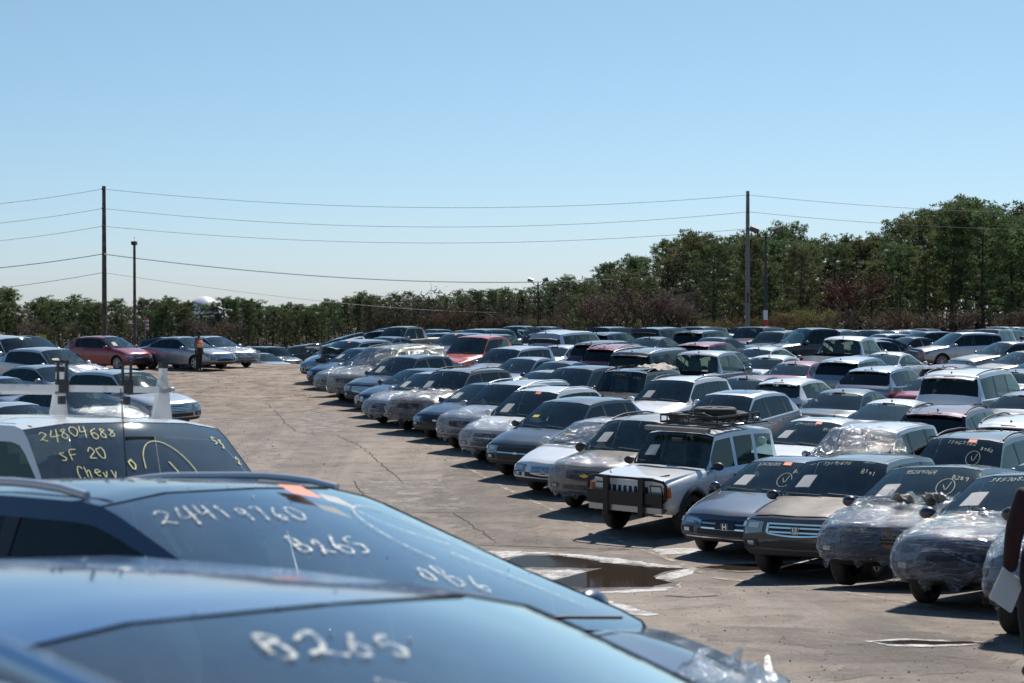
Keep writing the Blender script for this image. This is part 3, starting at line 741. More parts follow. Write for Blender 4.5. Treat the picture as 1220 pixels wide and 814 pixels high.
def front_matter(car, root, rnd, marks, wrap, amp, seed, mark_col='chalk'):
    fcar = car
    if 'paper' in marks:
        mb = MB(); u, v = rnd.choice([(-.70, .55), (-.66, .60), (-.72, .5)]); gq = [[mb.vert(car.ws(u - .04 + .30 * i / 4 + .03 * j / 3, v + .24 - .30 * j / 3, .007)) for i in range(5)] for j in range(4)]
        for j in range(3):
            for i in range(4): mb.face((gq[j][i], gq[j][i + 1], gq[j + 1][i + 1], gq[j + 1][i]))
        obj('paper_sheet', mb.mesh('paper', None), M['paper'], root)
    if 'sticker' in marks:
        mb = MB(); ws_quad(mb, car, [(.10, .13), (.32, .13), (.32, .02), (.10, .02)], .004); obj('orange_sticker', mb.mesh('sticker', None), M['orange'], root)
    if 'yellow' in marks:
        mb = MB(); ws_quad(mb, car, [(-.72, .62), (-.5, .62), (-.5, .54), (-.72, .54)], .006); obj('yellow_note', mb.mesh('note', None), M['yellowpaper'], root)
    if 'write' in marks:
        mb = MB(); num = ''.join(rnd.choice('0123456789') for _ in range(8)); 
        write(mb, car, num, rnd.uniform(-.62, -.45), rnd.uniform(.07, .14), rnd.uniform(.08, .105), rnd.uniform(.08, .11), .006, rnd.uniform(.1, .4), rnd.uniform(-.004, .006), rnd); write(mb, car, 'B' + num[2:5], .48, .24, .08, .11, .006, .2, .01, rnd)
        circle_mark(mb, car, rnd.uniform(.3, .45), rnd.uniform(.5, .6), .16, .20, .006) if 'circle' in marks else None
        obj('windshield_writing', mb.mesh('writing', None), M[mark_col], root)
    if wrap is not None:
        obj('plastic_wrap', wrap_mesh(car, wrap, amp, seed), M['film'], root)
def instance(pr, loc, heading, colour, name, label, cat, group=None, lod=2, tilt=True, skip=(), hoodmat=None, roll=0.0):
    car, parts = pr; root = empty(name, loc); tag(root, label, cat, group)
    fx, fy = heading; f = Vector((fx, fy, 0)).normalized(); l = Vector((-f.y, f.x, 0)); c = Vector((loc[0], loc[1], 0))
    if tilt:
        hz = lambda v: terrain(v.x, v.y)
        zf = (hz(c + f * car.fa + l * .8) + hz(c + f * car.fa - l * .8)) / 2; zr = (hz(c + f * car.ra + l * .8) + hz(c + f * car.ra - l * .8)) / 2
        zl = (hz(c + f * car.fa + l * .8) + hz(c + f * car.ra + l * .8)) / 2; zrr = (hz(c + f * car.fa - l * .8) + hz(c + f * car.ra - l * .8)) / 2
        F3 = Vector((f.x, f.y, (zf - zr) / (car.fa - car.ra))).normalized(); L3 = Vector((l.x, l.y, (zl - zrr) / 1.6 + roll)).normalized()
        U = F3.cross(L3).normalized(); L3 = U.cross(F3)
        root.rotation_euler = Matrix((F3, L3, U)).transposed().to_euler()
        root.location.z = (zf + zr) / 2 - (car.fa + car.ra) / 2 * (zf - zr) / (car.fa - car.ra)
    else: root.rotation_euler = (0, 0, math.atan2(fy, fx))
    made = {}
    for i, (nm, me, mats, ld, lc, par, pf, rz) in enumerate(parts):
        if ld > lod or nm in skip: continue
        if par >= 0 and par not in made: continue
        if len(me.materials) == 0:
            for m in mats: me.materials.append(m)
        o = bpy.data.objects.new(nm, me); C.objects.link(o); o.location = lc; o.rotation_euler = (0, 0, rz)
        o.parent = root if par < 0 else made[par]
        if pf and colour is not None:
            o.material_slots[0].link = 'OBJECT'; o.material_slots[0].material = colour
        made[i] = o
    return root
# ------------------------------------------------------------------ placing the cars
TH = R(33); FA = (-math.sin(TH), -math.cos(TH)); FR = (math.sin(TH), math.cos(TH))
def head(deg): return (-math.sin(R(deg)), -math.cos(R(deg)))        # deg from facing the camera, + = nose to the left
PLAN = []   # dicts: car proto, centre x,y, heading, fixed ...
def plan(pr, cx, cy, hd, colour, label, noun='parked_car', cat='car', fixed=False, marks=(), wrap=None, amp=.03, seed=1, lod=2, extra=None, group='cars parked in the auction lot', skip=(), roll=0.0, mark_col='chalk'):
    d = dict(pr=pr, x=cx, y=cy, hd=hd, colour=colour, label=label, noun=noun, cat=cat, fixed=fixed, marks=marks, wrap=wrap, amp=amp, seed=seed, lod=lod, extra=extra, group=group, skip=skip, roll=roll, mark_col=mark_col)
    PLAN.append(d); return d
def by_wheel(xp, D, pr, hd, **k):
    car = pr[0]; f = Vector((*hd, 0)).normalized(); l = Vector((-f.y, f.x, 0))
    w_ = Vector((px(xp, D), D, 0)); c = w_ - f * car.fa + l * (car.W / 2 - .13)
    return plan(pr, c.x, c.y, tuple(f[:2]), **k)
def by_anchor(xp, yp, pr, hd, ax, hgt, lo=24, hi=150, D=None, **k):
    f = Vector((*hd, 0)).normalized()
    if D is None:
        best = None; d = lo
        while d < hi:
            z = terrain(px(xp, d), d) + hgt; e = abs(HY + (ZC - z) * 2000 / d - yp)
            if best is None or e < best[0]: best = (e, d)
            d += .1
        D = best[1]
    a = Vector((px(xp, D), D, 0)); c = a - f * ax
    return plan(pr, c.x, c.y, tuple(f[:2]), **k)
PR = {}
def P_(kind, var=0, **opt):
    key = (kind, var, tuple(sorted(opt.items())))
    kk = {}
    if var == 1: 
        b = TYPES[kind]; kk = dict(L=b['L'] * 1.035, H=b['H'] + .03, hf=b['hf'] + .03)
    if var == 5: kk = dict(H=2.09, wr=.78)
    if var == 3: kk = dict(wsin=.06, H=1.76, xc=1.48, xh=.16, hc=1.24, hf=1.04, bf=1.17, br=1.22, hd=1.26, hdr=1.18, wr=.69, crn=.02)
    if var == 4: kk = dict(wsin=.05, H=1.67, xc=1.50, xh=.10, hc=1.20, hf=1.0, bf=1.13, br=1.16, hd=1.2, hdr=1.12, wr=.74, crn=.012)
    if var == 2:
        b = TYPES[kind]; kk = dict(H=b['H'] - .03, xr=b['xr'] - .12, hf=b['hf'] - .02, W=b['W'] - .04)
    return proto(key, kind, opt=opt, **kk)
WP = 'in the near diagonal row facing the dirt lane'
row1 = [
 # x of the picture-left front wheel, its distance, proto, colour, label
 (1213, 16.0, P_('crossover', 0, darklamp=1), 'black', 'dark car cut off by the right photo edge, its nose wrapped in clear film', dict(wrap=1.2, amp=.022, seed=5, marks=('paper',))),
 (1105, 19.0, P_('sedan', 1, darklamp=1, front='mesh', darkbars=1), 'navy', 'navy sedan with its nose bagged in film, beside the walker holding papers', dict(wrap=.95, amp=.022, seed=2, marks=('paper', 'write', 'circle'), noun='parked_sedan', cat='sedan')),
 (1010, 22.2, P_('crossover', 2, darklamp=1, front='mesh', darkbars=1), 'darkgrey', 'dark crossover with film wrapped nose, cardboard and stuffing on its hood', dict(wrap=.90, amp=.022, seed=3, marks=('paper', 'yellow', 'write', 'circle'), extra='card', noun='parked_suv', cat='SUV')),
 (918, 25.0, P_('suv', 0, emblem='H', gh=.17, gw=.50, nb=2, tint=1), 'darkgrey', 'dark grey sport utility with a dusty brown hood and chrome H badge grille', dict(marks=('paper', 'write', 'yl'), extra='brownhood', noun='parked_suv', cat='SUV')),
 (843, 27.6, P_('sedan', 0, emblem='H', front='accord', gh=.19, gw=.52, nb=2, fplate=1, lip=1, hlh=.13), 'steelblue', 'slate grey sedan with H badge grille and black front plate, beside the jeep', dict(marks=('paper', 'sticker', 'write', 'circle'), noun='parked_sedan', cat='sedan')),
 (735, 30.3, P_('boxy', 0, front='jeep', blackmirror=1, blackhandle=1, darkrim=1, fin=0, tint=0), 'white', 'boxy white off-road wagon with black bull bar and loaded roof basket', dict(marks=('paper', 'circle'), extra='jeep', noun='parked_jeep', cat='off-road car')),
 (685, 33.2, P_('suv', 1, emblem='bow', front='mesh', darkbars=1, darklamp=1, bigmirror=1, blackmirror=1, gh=.2, rails='black'), 'tan', 'dusty pewter utility with gold bow badge and film over its grille, beside the jeep', dict(marks=('paper',), wrap=1.75, amp=.012, seed=6, noun='parked_suv', cat='SUV')),
 (640, 35.8, P_('sedan', 2, emblem='L', gw=.40, gh=.17, nb=5), 'white', 'white luxury sedan with an oval badge grille and cling film over its windows', dict(marks=('yellow',), extra='filmcabin', seed=7, noun='parked_sedan', cat='sedan')),
 (605, 38.4, P_('crossover', 0, emblem='oval', front='mesh', gh=.24, gw=.62, nb=1, rim=0), 'black', 'glossy black crossover with a wide one bar grille and brightly reflecting windshield', dict(marks=('yellow',), noun='parked_suv', cat='SUV')),
 (574, 41.1, P_('crossover', 1, emblem='ring', front='mesh', gh=.22, gw=.5, nb=1, rails='silver'), 'pearl', 'pearl white crossover with missing bumper, ring badge and film under its hood edge', dict(marks=('sticker', 'paper'), wrap=1.9, amp=.03, seed=8, noun='parked_suv', cat='SUV')),
 (545, 43.7, P_('suv', 2, front='mesh', darkbars=1, rails='silver', darklamp=1), 'silver', 'silver sport utility with film bunched over its grille and a bare bumper bar', dict(wrap=1.7, amp=.025, seed=9, noun='parked_suv', cat='SUV')),
 (515, 46.2, P_('sedan', 0, front='mesh', emblem='oval', darkbars=1, gh=.14), 'navy', 'dark blue sedan with clear lamps right beside the bulky film wrapped crossover', dict(marks=('paper',), noun='parked_sedan', cat='sedan')),
 (485, 48.5, P_('suv', 1, front='mesh', rails='black', darkbars=1, darklamp=1), 'brown', 'grey brown crossover with black roof rails and a bulky bag of film over its nose', dict(marks=('paper', 'circle'), wrap=.9, amp=.06, seed=10, noun='parked_suv', cat='SUV')),
 (456, 50.8, P_('sedan', 1, front='mesh', darkbars=1), 'lightsilver', 'silver sedan with crinkled film gathered on its nose and paper in the windshield', dict(marks=('paper',), wrap=1.3, amp=.035, seed=11, noun='parked_sedan', cat='sedan')),
 (443, 53.6, P_('sedan', 2, front='round', gw=.4, gh=.2, nb=6), 'navy', 'dark blue sedan with two round lamps on each side of its grille', dict(noun='parked_sedan', cat='sedan')),
 (430, 56.4, P_('crossover', 1, front='bars', gw=.5), 'darkgrey', 'charcoal crossover with narrow lamps and bright windshield, beside the round lamped sedan', dict(marks=('paper',), noun='parked_suv', cat='SUV')),
 (410, 58.8, P_('large', 2, front='mesh', darkbars=1, rails='black'), 'tan', 'tall tan sport utility with film over both its cabin and nose', dict(wrap=.9, amp=.04, seed=12, extra='filmcabin', noun='parked_suv', cat='SUV')),
 (395, 61.7, P_('sedan', 1, front='mesh', darkbars=1), 'silver', 'silver car with its nose bundled in film, left of the tall tan utility', dict(wrap=1.0, amp=.05, seed=13, noun='parked_sedan', cat='sedan')),
 (383, 64.5, P_('sedan', 0, front='mesh', darkbars=1, gh=.15), 'blue', 'dark blue sedan second from the far end of the diagonal row', dict(marks=('paper',), noun='parked_sedan', cat='sedan')),
 (374, 67.5, P_('crossover', 2, front='mesh', darklamp=1), 'paleblue', 'crashed pale blue crossover with crumpled open hood at the far end of the diagonal row', dict(marks=('sticker', 'paper'), extra='openhood', noun='parked_suv', cat='SUV')),
]
for i, (xp, D, pr, col, lab, k) in enumerate(row1):
    by_wheel(xp, D, pr, head(37 if k.get('extra') == 'jeep' else 33 + (i % 3 - 1) * .8), colour=pt(col), label=lab, fixed=True, group='diagonal row beside the dirt lane', **k)
# ---- more cars of the field, by the pixel of the windscreen top (A) or the rear roof edge (R)
def A_(kind, var, x, y, col, lab, marks=(), **opt):
    k = {a: opt.pop(a) for a in ('wrap', 'amp', 'seed', 'extra', 'D') if a in opt}
    pr = P_(kind, var, **opt); c = pr[0]
    noun, cat = NOUN[kind]
    by_anchor(x, y, pr, head(33 + random.uniform(-1.5, 1.5)), c.xh, c.H - .035, lo=27, colour=pt(col), label=lab, marks=marks, noun=noun, cat=cat, group='cars facing the camera deeper in the lot', **k)
def R_(kind, var, x, y, col, lab, **opt):
    k = {a: opt.pop(a) for a in ('wrap', 'amp', 'seed', 'extra', 'D') if a in opt}
    pr = P_(kind, var, **opt); c = pr[0]; noun, cat = NOUN[kind]
    by_anchor(x, y, pr, (math.sin(R(33 + random.uniform(-1.5, 1.5))), math.cos(R(33))), c.xr, c.H - .06, lo=34, colour=pt(col), label=lab, noun=noun, cat=cat, group='cars seen from behind in the lot', **k)
def S_(kind, var, x, y, col, lab, deg=70, **opt):
    k = {a: opt.pop(a) for a in ('wrap', 'amp', 'seed', 'extra', 'D') if a in opt}
    pr = P_(kind, var, **opt); c = pr[0]; noun, cat = NOUN[kind]
    by_anchor(x, y, pr, head(deg), -.2, c.H, lo=50, colour=pt(col), label=lab, noun=noun, cat=cat, group='cars standing side on at the back of the lot', **k)
NOUN = dict(sedan=('parked_sedan', 'sedan'), coupe=('parked_sedan', 'sedan'), suv=('parked_suv', 'SUV'), crossover=('parked_suv', 'SUV'), boxy=('parked_suv', 'SUV'), large=('parked_suv', 'SUV'), pickup=('pickup_truck', 'pickup'), hatch=('parked_hatchback', 'hatchback'), minivan=('parked_minivan', 'minivan'), van=('parked_van', 'van'))
A_('crossover', 0, 873, 469, 'lightsilver', 'silver utility with dark panoramic roof, behind the spare tyre of the white jeep', sunroof=1)
A_('suv', 0, 1108, 519, 'black', 'black utility with roof rails and red sticker, behind the brown hooded car', ('sticker', 'write', 'circle'), rails='black', bigmirror=1)
A_('sedan', 0, 955, 500, 'white', 'white sedan with a dark sunroof and an orange sticker, right behind the jeep', ('paper', 'sticker', 'write'), sunroof=1)
A_('sedan', 1, 990, 514, 'white', 'plain white sedan between the sunroof sedan and the film wrapped utility', ('paper',))
A_('suv', 2, 1035, 516, 'silver', 'silver utility with its front roof corner wrapped in crinkled film', ('write',), wrap=.15, amp=.014, seed=21)
A_('suv', 0, 802, 452, 'white', 'white utility with roof rails, behind the pewter utility', ('paper',), rails='black')
A_('boxy', 0, 745, 442, 'darkgrey', 'dark grey utility with crossbars and loose cloth on its roof', ('write',), cross=1, rails='black', extra='roofcloth', tint=1)
A_('sedan', 0, 707, 447, 'steelblue', 'slate sedan with orange sticker, left of the utility with cloth on its roof', ('paper', 'sticker'))
A_('sedan', 2, 681, 445, 'tan', 'beige sedan squeezed beside the slate stickered sedan', ('paper',))
A_('crossover', 1, 640, 437, 'darkgrey', 'dark grey crossover behind the pearl white crossover', ())
A_('sedan', 2, 835, 468, 'silver', 'silver car showing only its windshield left of the panoramic roof utility', ())
A_('sedan', 1, 985, 463, 'pearl', 'cream roofed sedan behind the panoramic roof utility', ())
A_('sedan', 2, 1212, 552, 'maroon', 'dull red sedan at the right edge behind the wrapped navy sedan', ('paper',))
A_('coupe', 0, 1168, 488, 'lightsilver', 'light silver sedan in front of the white rear facing van', ())
A_('sedan', 0, 572, 418, 'lightsilver', 'silver sedan in front of the orange red pickup', ('sticker',))
A_('sedan', 2, 596, 424, 'steelblue', 'slate blue sedan with orange sticker, just behind the silver sedan by the red pickup', ('sticker',))
A_('sedan', 0, 618, 427, 'paleblue', 'pale blue sedan third in the trio of sedans by the red pickup', ())
A_('coupe', 1, 645, 431, 'blue', 'blue low roofed sedan left of the dark red utilities', ())
A_('pickup', 0, 564, 401, 'orange', 'orange red pickup truck with black tinted cab windows', (), D=66)
A_('minivan', 0, 566, 391.5, 'navy', 'navy minivan standing tall behind the orange red pickup', (), D=84)
A_('crossover', 2, 530, 399, 'blue', 'blue crossover with an orange sticker, left of the orange red pickup', ('sticker',), D=78)
A_('suv', 2, 500, 411, 'silver', 'silver utility behind the tall film wrapped tan one', ())
A_('sedan', 1, 470, 407, 'steelblue', 'slate sedan behind the crashed pale blue crossover', (), D=76)
A_('sedan', 0, 515, 420, 'lightsilver', 'silver sedan behind the film nosed silver sedan', ())
A_('suv', 0, 920, 401, 'black', 'black utility in front of the black pickup', (), D=80)
A_('sedan', 1, 903, 406, 'darkgrey', 'dark grey sedan in front of the black pickup hood', (), D=74)
A_('sedan', 0, 1090, 512, 'silver', 'silver sedan between the dark red crossover and the black railed utility', ('sticker',))
A_('sedan', 2, 925, 480, 'grey', 'grey sedan directly right of the panoramic roof utility', ())
A_('hatch', 0, 760, 470, 'lightsilver', 'silver hatchback hidden behind the pewter utility roof', ())
R_('pickup', 0, 829, 421, 'silver', 'silver crew cab pickup seen from behind with red roof light')
R_('suv', 0, 986, 429, 'paleblue', 'silver blue crossover seen from behind with wide red tail lamps')
R_('crossover', 0, 1054, 441, 'paleblue', 'silver blue crossover seen from behind with a green rear window sticker')
R_('large', 0, 1143, 446, 'white', 'big white utility seen from behind with black rear glass', rails='black')
R_('sedan', 0, 1098, 450, 'red', 'bright red sedan tucked beside the big white utility')
R_('crossover', 1, 1115, 491, 'maroon', 'wine red crossover seen from behind with rear spoiler and roof rails', rails='black')
R_('coupe', 1, 1072, 481, 'white', 'white sedan with a grey rear window, left of the wine red crossover')
R_('sedan', 1, 1006, 470, 'black', 'black sedan seen from behind with bright rear glass')
R_('sedan', 2, 1205, 470, 'grey', 'grey sedan seen from behind at the right edge, below the big white utility')
R_('suv', 2, 1185, 504, 'white', 'white roofed crossover with rails, right of the wine red crossover', rails='black')
R_('large', 0, 757, 420, 'black', 'long black utility seen from behind with silver roof', rails='silver')
R_('suv', 1, 717, 414, 'red', 'red utility seen from behind with black tailgate glass', rails='black')
R_('suv', 0, 698, 409, 'maroon', 'dark red utility with chrome roof edge, left of the bright red one')
R_('large', 2, 658, 400, 'lightsilver', 'white silver long utility with black rear glass, behind the silver sedan', D=70)
R_('sedan', 0, 658, 413, 'lightsilver', 'silver sedan seen from behind between the orange pickup and dark red utility')
R_('sedan', 1, 930, 427, 'white', 'white sedan seen from behind, left of the crossover with wide red lamps')
R_('sedan', 0, 960, 434, 'red', 'red sedan half hidden behind the crossover with wide red lamps')
R_('crossover', 2, 848, 411, 'red', 'pink red roofed crossover behind the silver crew cab pickup')
R_('sedan', 2, 880, 415, 'white', 'white sedan right behind the silver crew cab pickup')
R_('sedan', 0, 893, 451, 'maroon', 'red roofed sedan behind the panoramic roof utility')
R_('hatch', 0, 930, 455, 'white', 'white hatchback with a roof spoiler, behind the panoramic roof utility')
S_('crossover', 1, 1140, 392.5, 'lightsilver', 'long silver crossover standing side on by the tall pines', 74, D=77)
S_('crossover', 0, 1098, 390.5, 'black', 'black crossover side on just left of the long silver one', 66, D=82)
S_('sedan', 1, 1203, 409.5, 'pewter', 'beige silver sedan with its nose just below the long silver crossover', 66, D=70)
S_('sedan', 2, 1226, 420.5, 'tan', 'tan sedan at the right edge side on, in front of the beige silver sedan', 66, D=64)
S_('coupe', 0, 1243, 430, 'lightsilver', 'pale sedan nose poking in at the right edge', 66, D=59)
S_('pickup', 0, 973, 394, 'black', 'black crew cab pickup side on under the trees', 68, D=76)
S_('sedan', 0, 1018, 403, 'navy', 'navy sedan with its hood beside the black pickup bed', 62, D=73)
S_('sedan', 1, 1043, 403, 'steelblue', 'slate sedan second right of the black pickup', 62, D=76)
S_('coupe', 1, 1060, 401, 'navy', 'dark navy low sedan third right of the black pickup', 62, D=79)
S_('hatch', 0, 1078, 398, 'white', 'white hatchback squeezed left of the black side on crossover', 62, D=82)
# ---- left of the lane
def L_(kind, var, x, y, col, lab, deg=-55, marks=(), D=None, lod=2, noun=None, **opt):
    k = {a: opt.pop(a) for a in ('wrap', 'amp', 'seed', 'extra', 'roll', 'skip', 'mark_col', 'fixed') if a in opt}
    pr = P_(kind, var, **opt); c = pr[0]; n_, cat = NOUN[kind]
    by_anchor(x, y, pr, head(deg), c.xh, c.H - .035, lo=30, D=D, colour=pt(col), label=lab, marks=marks, noun=n_, cat=cat, group='cars left of the dirt lane', **k)
L_('crossover', 1, 138, 447.5, 'lightsilver', 'light silver crossover nosing into the dirt lane, seen past the white roof rack', -50, ('write',), D=48.5, front='mesh', gw=.45, mark_col='ychalk')
L_('sedan', 0, 92, 455, 'silver', 'silver sedan crumpled behind the roof rack posts', -50, D=45.5, wrap=1.2, amp=.06, seed=30)
L_('sedan', 1, 20, 473, 'lightsilver', 'pale silver sedan behind the white roof rack at the left edge', -50, D=40)
L_('sedan', 2, 60, 428, 'silver', 'silver sedan with shining hood above the roof rack', -52, D=56)
L_('crossover', 0, 62, 413, 'lightsilver', 'wrecked silver crossover with a bare mangled nose', -52, ('paper', 'yellow'), D=62, wrap=1.3, amp=.09, seed=31)
L_('large', 2, 22, 402, 'lightsilver', 'tall silver utility at the back left edge', -52, D=66)
L_('sedan', 0, 20, 443, 'paleblue', 'pale blue sedan low at the left edge above the rack', -50, D=50)
L_('hatch', 0, 133, 403.5, 'red', 'red hatchback side on, left of the person in the orange vest', -58, ('paper',), D=76.5, front='mesh', gw=.55, gh=.2, nb=1)
L_('sedan', 1, 223, 405.5, 'silver', 'silver sedan with a red scuffed door, just left of the orange vest', -56, D=76.5, front='mesh')
L_('sedan', 0, 256, 404.5, 'lightsilver', 'silver sedan with wrecked front, just right of the orange vest', -50, D=79.5, wrap=1.5, amp=.07, seed=32)
# ---- the four foreground cars
GN = 'foreground cars on the left'
pv = P_('van', 5, blackmirror=1, tint=1, fin=0, glare=1)
by_anchor(140, 505, pv, head(-46), pv[0].xh, 0, D=11.6, colour=pt('white'), label='white work van under a steel roof rack, yellow marker writing on its windshield', marks=('vanwrite',), extra='rack', fixed=True, noun='work_van', cat='van', group=GN)
ps = P_('crossover', 3, rails='silver', front='mesh', rim=1, rh=.03, glare=1)
by_anchor(275, 600, ps, head(-54), ps[0].xh, 0, D=6.3, wrap=2.0, amp=.05, seed=41, colour=pt('navyroof'), label='dark blue foreground utility with silver roof rails, orange card and white windshield writing', marks=('suvwrite',), fixed=True, noun='parked_suv', cat='SUV', group=GN)
pc = P_('crossover', 4, front='mesh', fin=0, glare=1)
by_anchor(300, 715, pc, head(-53), pc[0].xh, 0, D=3.15, colour=pt('deepblue'), label='big blurred blue car across the bottom with B26 written on its windshield', marks=('carwrite',), fixed=True, noun='parked_car', cat='car', group=GN, roll=-.05)
pn = P_('large', 0, front='mesh', rails='chrome', rh=.03)
NEAR = plan(pn, -1.05, .97, head(-47), colour=pt('paleblue'), label='blurred slate roof in the bottom left corner of the photo', fixed=True, noun='parked_suv', cat='SUV', group=GN)
# ------------------------------------------------------------------ rows that fill the back of the lot
rf = random.Random(11)
FK = [P_('sedan', 0), P_('suv', 0), P_('crossover', 1), P_('large', 2), P_('minivan', 0), P_('sedan', 1), P_('hatch', 0), P_('coupe', 1), P_('pickup', 0), P_('suv', 2)]
FC = ['white', 'silver', 'black', 'darkgrey', 'lightsilver', 'navy', 'steelblue', 'navy', 'maroon', 'darkgrey', 'pearl', 'black', 'black', 'tan']
far_list = []
for ri, Y in enumerate((91, 99, 107, 115, 123)):
    x = -.10 * Y
    while x < .325 * Y:
        pr = rf.choice(FK); col = rf.choice(FC)
        d = plan(pr, x, Y + rf.uniform(-.4, .4), head(34 + rf.uniform(-2, 2)) if ri % 2 == 0 else (math.sin(R(34)), math.cos(R(34))), colour=pt(col), label=None, lod=0, fixed=True, group='far cars at the back of the lot'); d['col'] = col; d['row'] = ri; far_list.append(d)
        x += rf.uniform(3.0, 3.5)
for ri, Y in enumerate((99, 105, 111, 118, 126, 134, 142, 151)):
    x = -.19 * Y
    while x < -.085 * Y:
        pr = rf.choice(FK[:8]); col = rf.choice(FC + ['lightsilver', 'blue', 'red', 'paleblue'])
        d = plan(pr, x, Y + rf.uniform(-.4, .4), head(-42), colour=pt(col), label=None, lod=0, fixed=True, group='far cars beyond the dirt crest'); d['col'] = col; d['row'] = 10 + ri; far_list.append(d)
        x += rf.uniform(2.15, 2.6)
for ri, Y in enumerate((88, 96)):
    x = -.33 * Y
    while x < -.20 * Y:
        pr = rf.choice(FK); col = rf.choice(FC)
        d = plan(pr, x, Y, head(-50), colour=pt(col), label=None, lod=0, fixed=True, group='far cars behind the red hatchback'); d['col'] = col; d['row'] = 20 + ri; far_list.append(d)
        x += rf.uniform(3.2, 3.8)
# fill the gaps of the nearer field where the photo shows only roofs
def free(x, y, hd, pr):
    for d in PLAN:
        if abs(d['x'] - x) < 7 and abs(d['y'] - y) < 7:
            if sat(d, dict(x=x, y=y, hd=hd, pr=pr))[0] > .05: return False
    return True
def box2(d):
    f = Vector(d['hd']).normalized(); c = d['pr'][0]; return Vector((d['x'], d['y'])), f, Vector((-f.y, f.x)), c.L / 2 + .06, c.W / 2 + .06
def sat(a, b):
    ca, fa, la, La, Wa = box2(a); cb, fb, lb, Lb, Wb = box2(b); best = (1e9, None)
    dlt = cb - ca
    for ax in (fa, la, fb, lb):
        ra = La * abs(ax.dot(fa)) + Wa * abs(ax.dot(la)); rb = Lb * abs(ax.dot(fb)) + Wb * abs(ax.dot(lb))
        ov = ra + rb - abs(ax.dot(dlt))
        if ov <= 0: return (0, None)
        if ov < best[0]: best = (ov, ax * (1 if ax.dot(dlt) > 0 else -1))
    return best
KEY = ('panoramic roof, behind the spare', 'roof rails and red sticker', 'dark sunroof and an orange', 'white utility with roof rails, behind', 'loose cloth', 'crew cab pickup seen', 'wide red tail lamps', 'green rear window', 'big white utility', 'wine red crossover seen', 'long silver crossover', 'orange red pickup truck', 'black crew cab pickup', 'long black utility', 'red utility seen from behind with', 'navy minivan')
for d in PLAN:
    if d['label'] and any(k in d['label'] for k in KEY): d['fixed'] = True; d['key'] = True
for d in PLAN: d['x0'], d['y0'] = d['x'], d['y']
def overlaps(lim):
    return [(sat(a, b)[0], a, b) for i, a in enumerate(PLAN) for b in PLAN[i + 1:] if abs(a['x'] - b['x']) < 7 and abs(a['y'] - b['y']) < 7 and sat(a, b)[0] > lim]
def relax(n, spring):
    for it in range(n):
        tot = 0
        for i, a in enumerate(PLAN):
            for b in PLAN[i + 1:]:
                if a['fixed'] and b['fixed'] or abs(a['x'] - b['x']) > 7 or abs(a['y'] - b['y']) > 7: continue
                ov, ax = sat(a, b)
                if ov > .01:
                    tot += ov; ka = 0 if a['fixed'] else (1 if b['fixed'] else .5); kb = 0 if b['fixed'] else (1 if a['fixed'] else .5)
                    a['x'] -= ax.x * ov * ka * .8; a['y'] -= ax.y * ov * ka * .8; b['x'] += ax.x * ov * kb * .8; b['y'] += ax.y * ov * kb * .8
        for a in PLAN:
            if not a['fixed']: a['x'] += (a['x0'] - a['x']) * spring; a['y'] += (a['y0'] - a['y']) * spring
        if tot < .02: break
relax(120, .03)
dropped = []
while True:
    ov = [o for o in overlaps(.30) if not (o[1]['fixed'] and o[2]['fixed'])]
    if not ov: break
    cnt = {}
    for o, a, b in ov:
        for q in (a, b):
            if not q['fixed']: cnt[id(q)] = (cnt.get(id(q), (0, q))[0] + o, q)
    q = max(cnt.values(), key=lambda t: t[0])[1]; dropped.append(q['label']); PLAN.remove(q); relax(12, .03)
for d in PLAN:
    if d.get('key'): d['fixed'] = False
relax(200, .003)
kept = [d for d in PLAN if d not in far_list]
for d in list(far_list):
    if any(abs(d['x'] - b['x']) < 7 and abs(d['y'] - b['y']) < 7 and sat(d, b)[0] > .08 for b in kept): PLAN.remove(d); far_list.remove(d)
    else: kept.append(d)
it = 0; tot = sum(o[0] for o in overlaps(.05))
bad = []
for d in bad: PLAN.remove(d)
gap = []
for q0 in range(0, 9):
    for pi_ in range(0, 26):
        p_ = -9 - pi_ * 2.25; q_ = 30 + q0 * 5.2
        x = p_ * math.cos(TH) + q_ * math.sin(TH); y = -p_ * math.sin(TH) + q_ * math.cos(TH)
        if not (31 < y < 84 and x > -.01 * y - 0 and x < .35 * y): continue
        if (x * math.cos(R(12.5)) + y * math.sin(R(12.5))) < 12.6: continue
        pr = rf.choice([P_('sedan', 0), P_('coupe', 0), P_('sedan', 2), P_('hatch', 0)])
        if y > 60 : pr = rf.choice(FK)
        ok = False
        for dq in (0, 1.2, -1.2):
            for dp in (0, .6, -.6):
                xx = x + dp * math.cos(TH) + dq * math.sin(TH); yy = y - dp * math.sin(TH) + dq * math.cos(TH)
                hd = FA if q0 < 3 else FR
                if not ok and free(xx, yy, hd, pr):
                    col = rf.choice(FC); d = plan(pr, xx, yy, hd, colour=pt(col), label=None, lod=1, fixed=True, group='cars packed between the others in the lot'); d['col'] = col; d['row'] = 30 + q0; far_list.append(d); ok = True
print('cars', len(PLAN), 'fill', len(far_list))
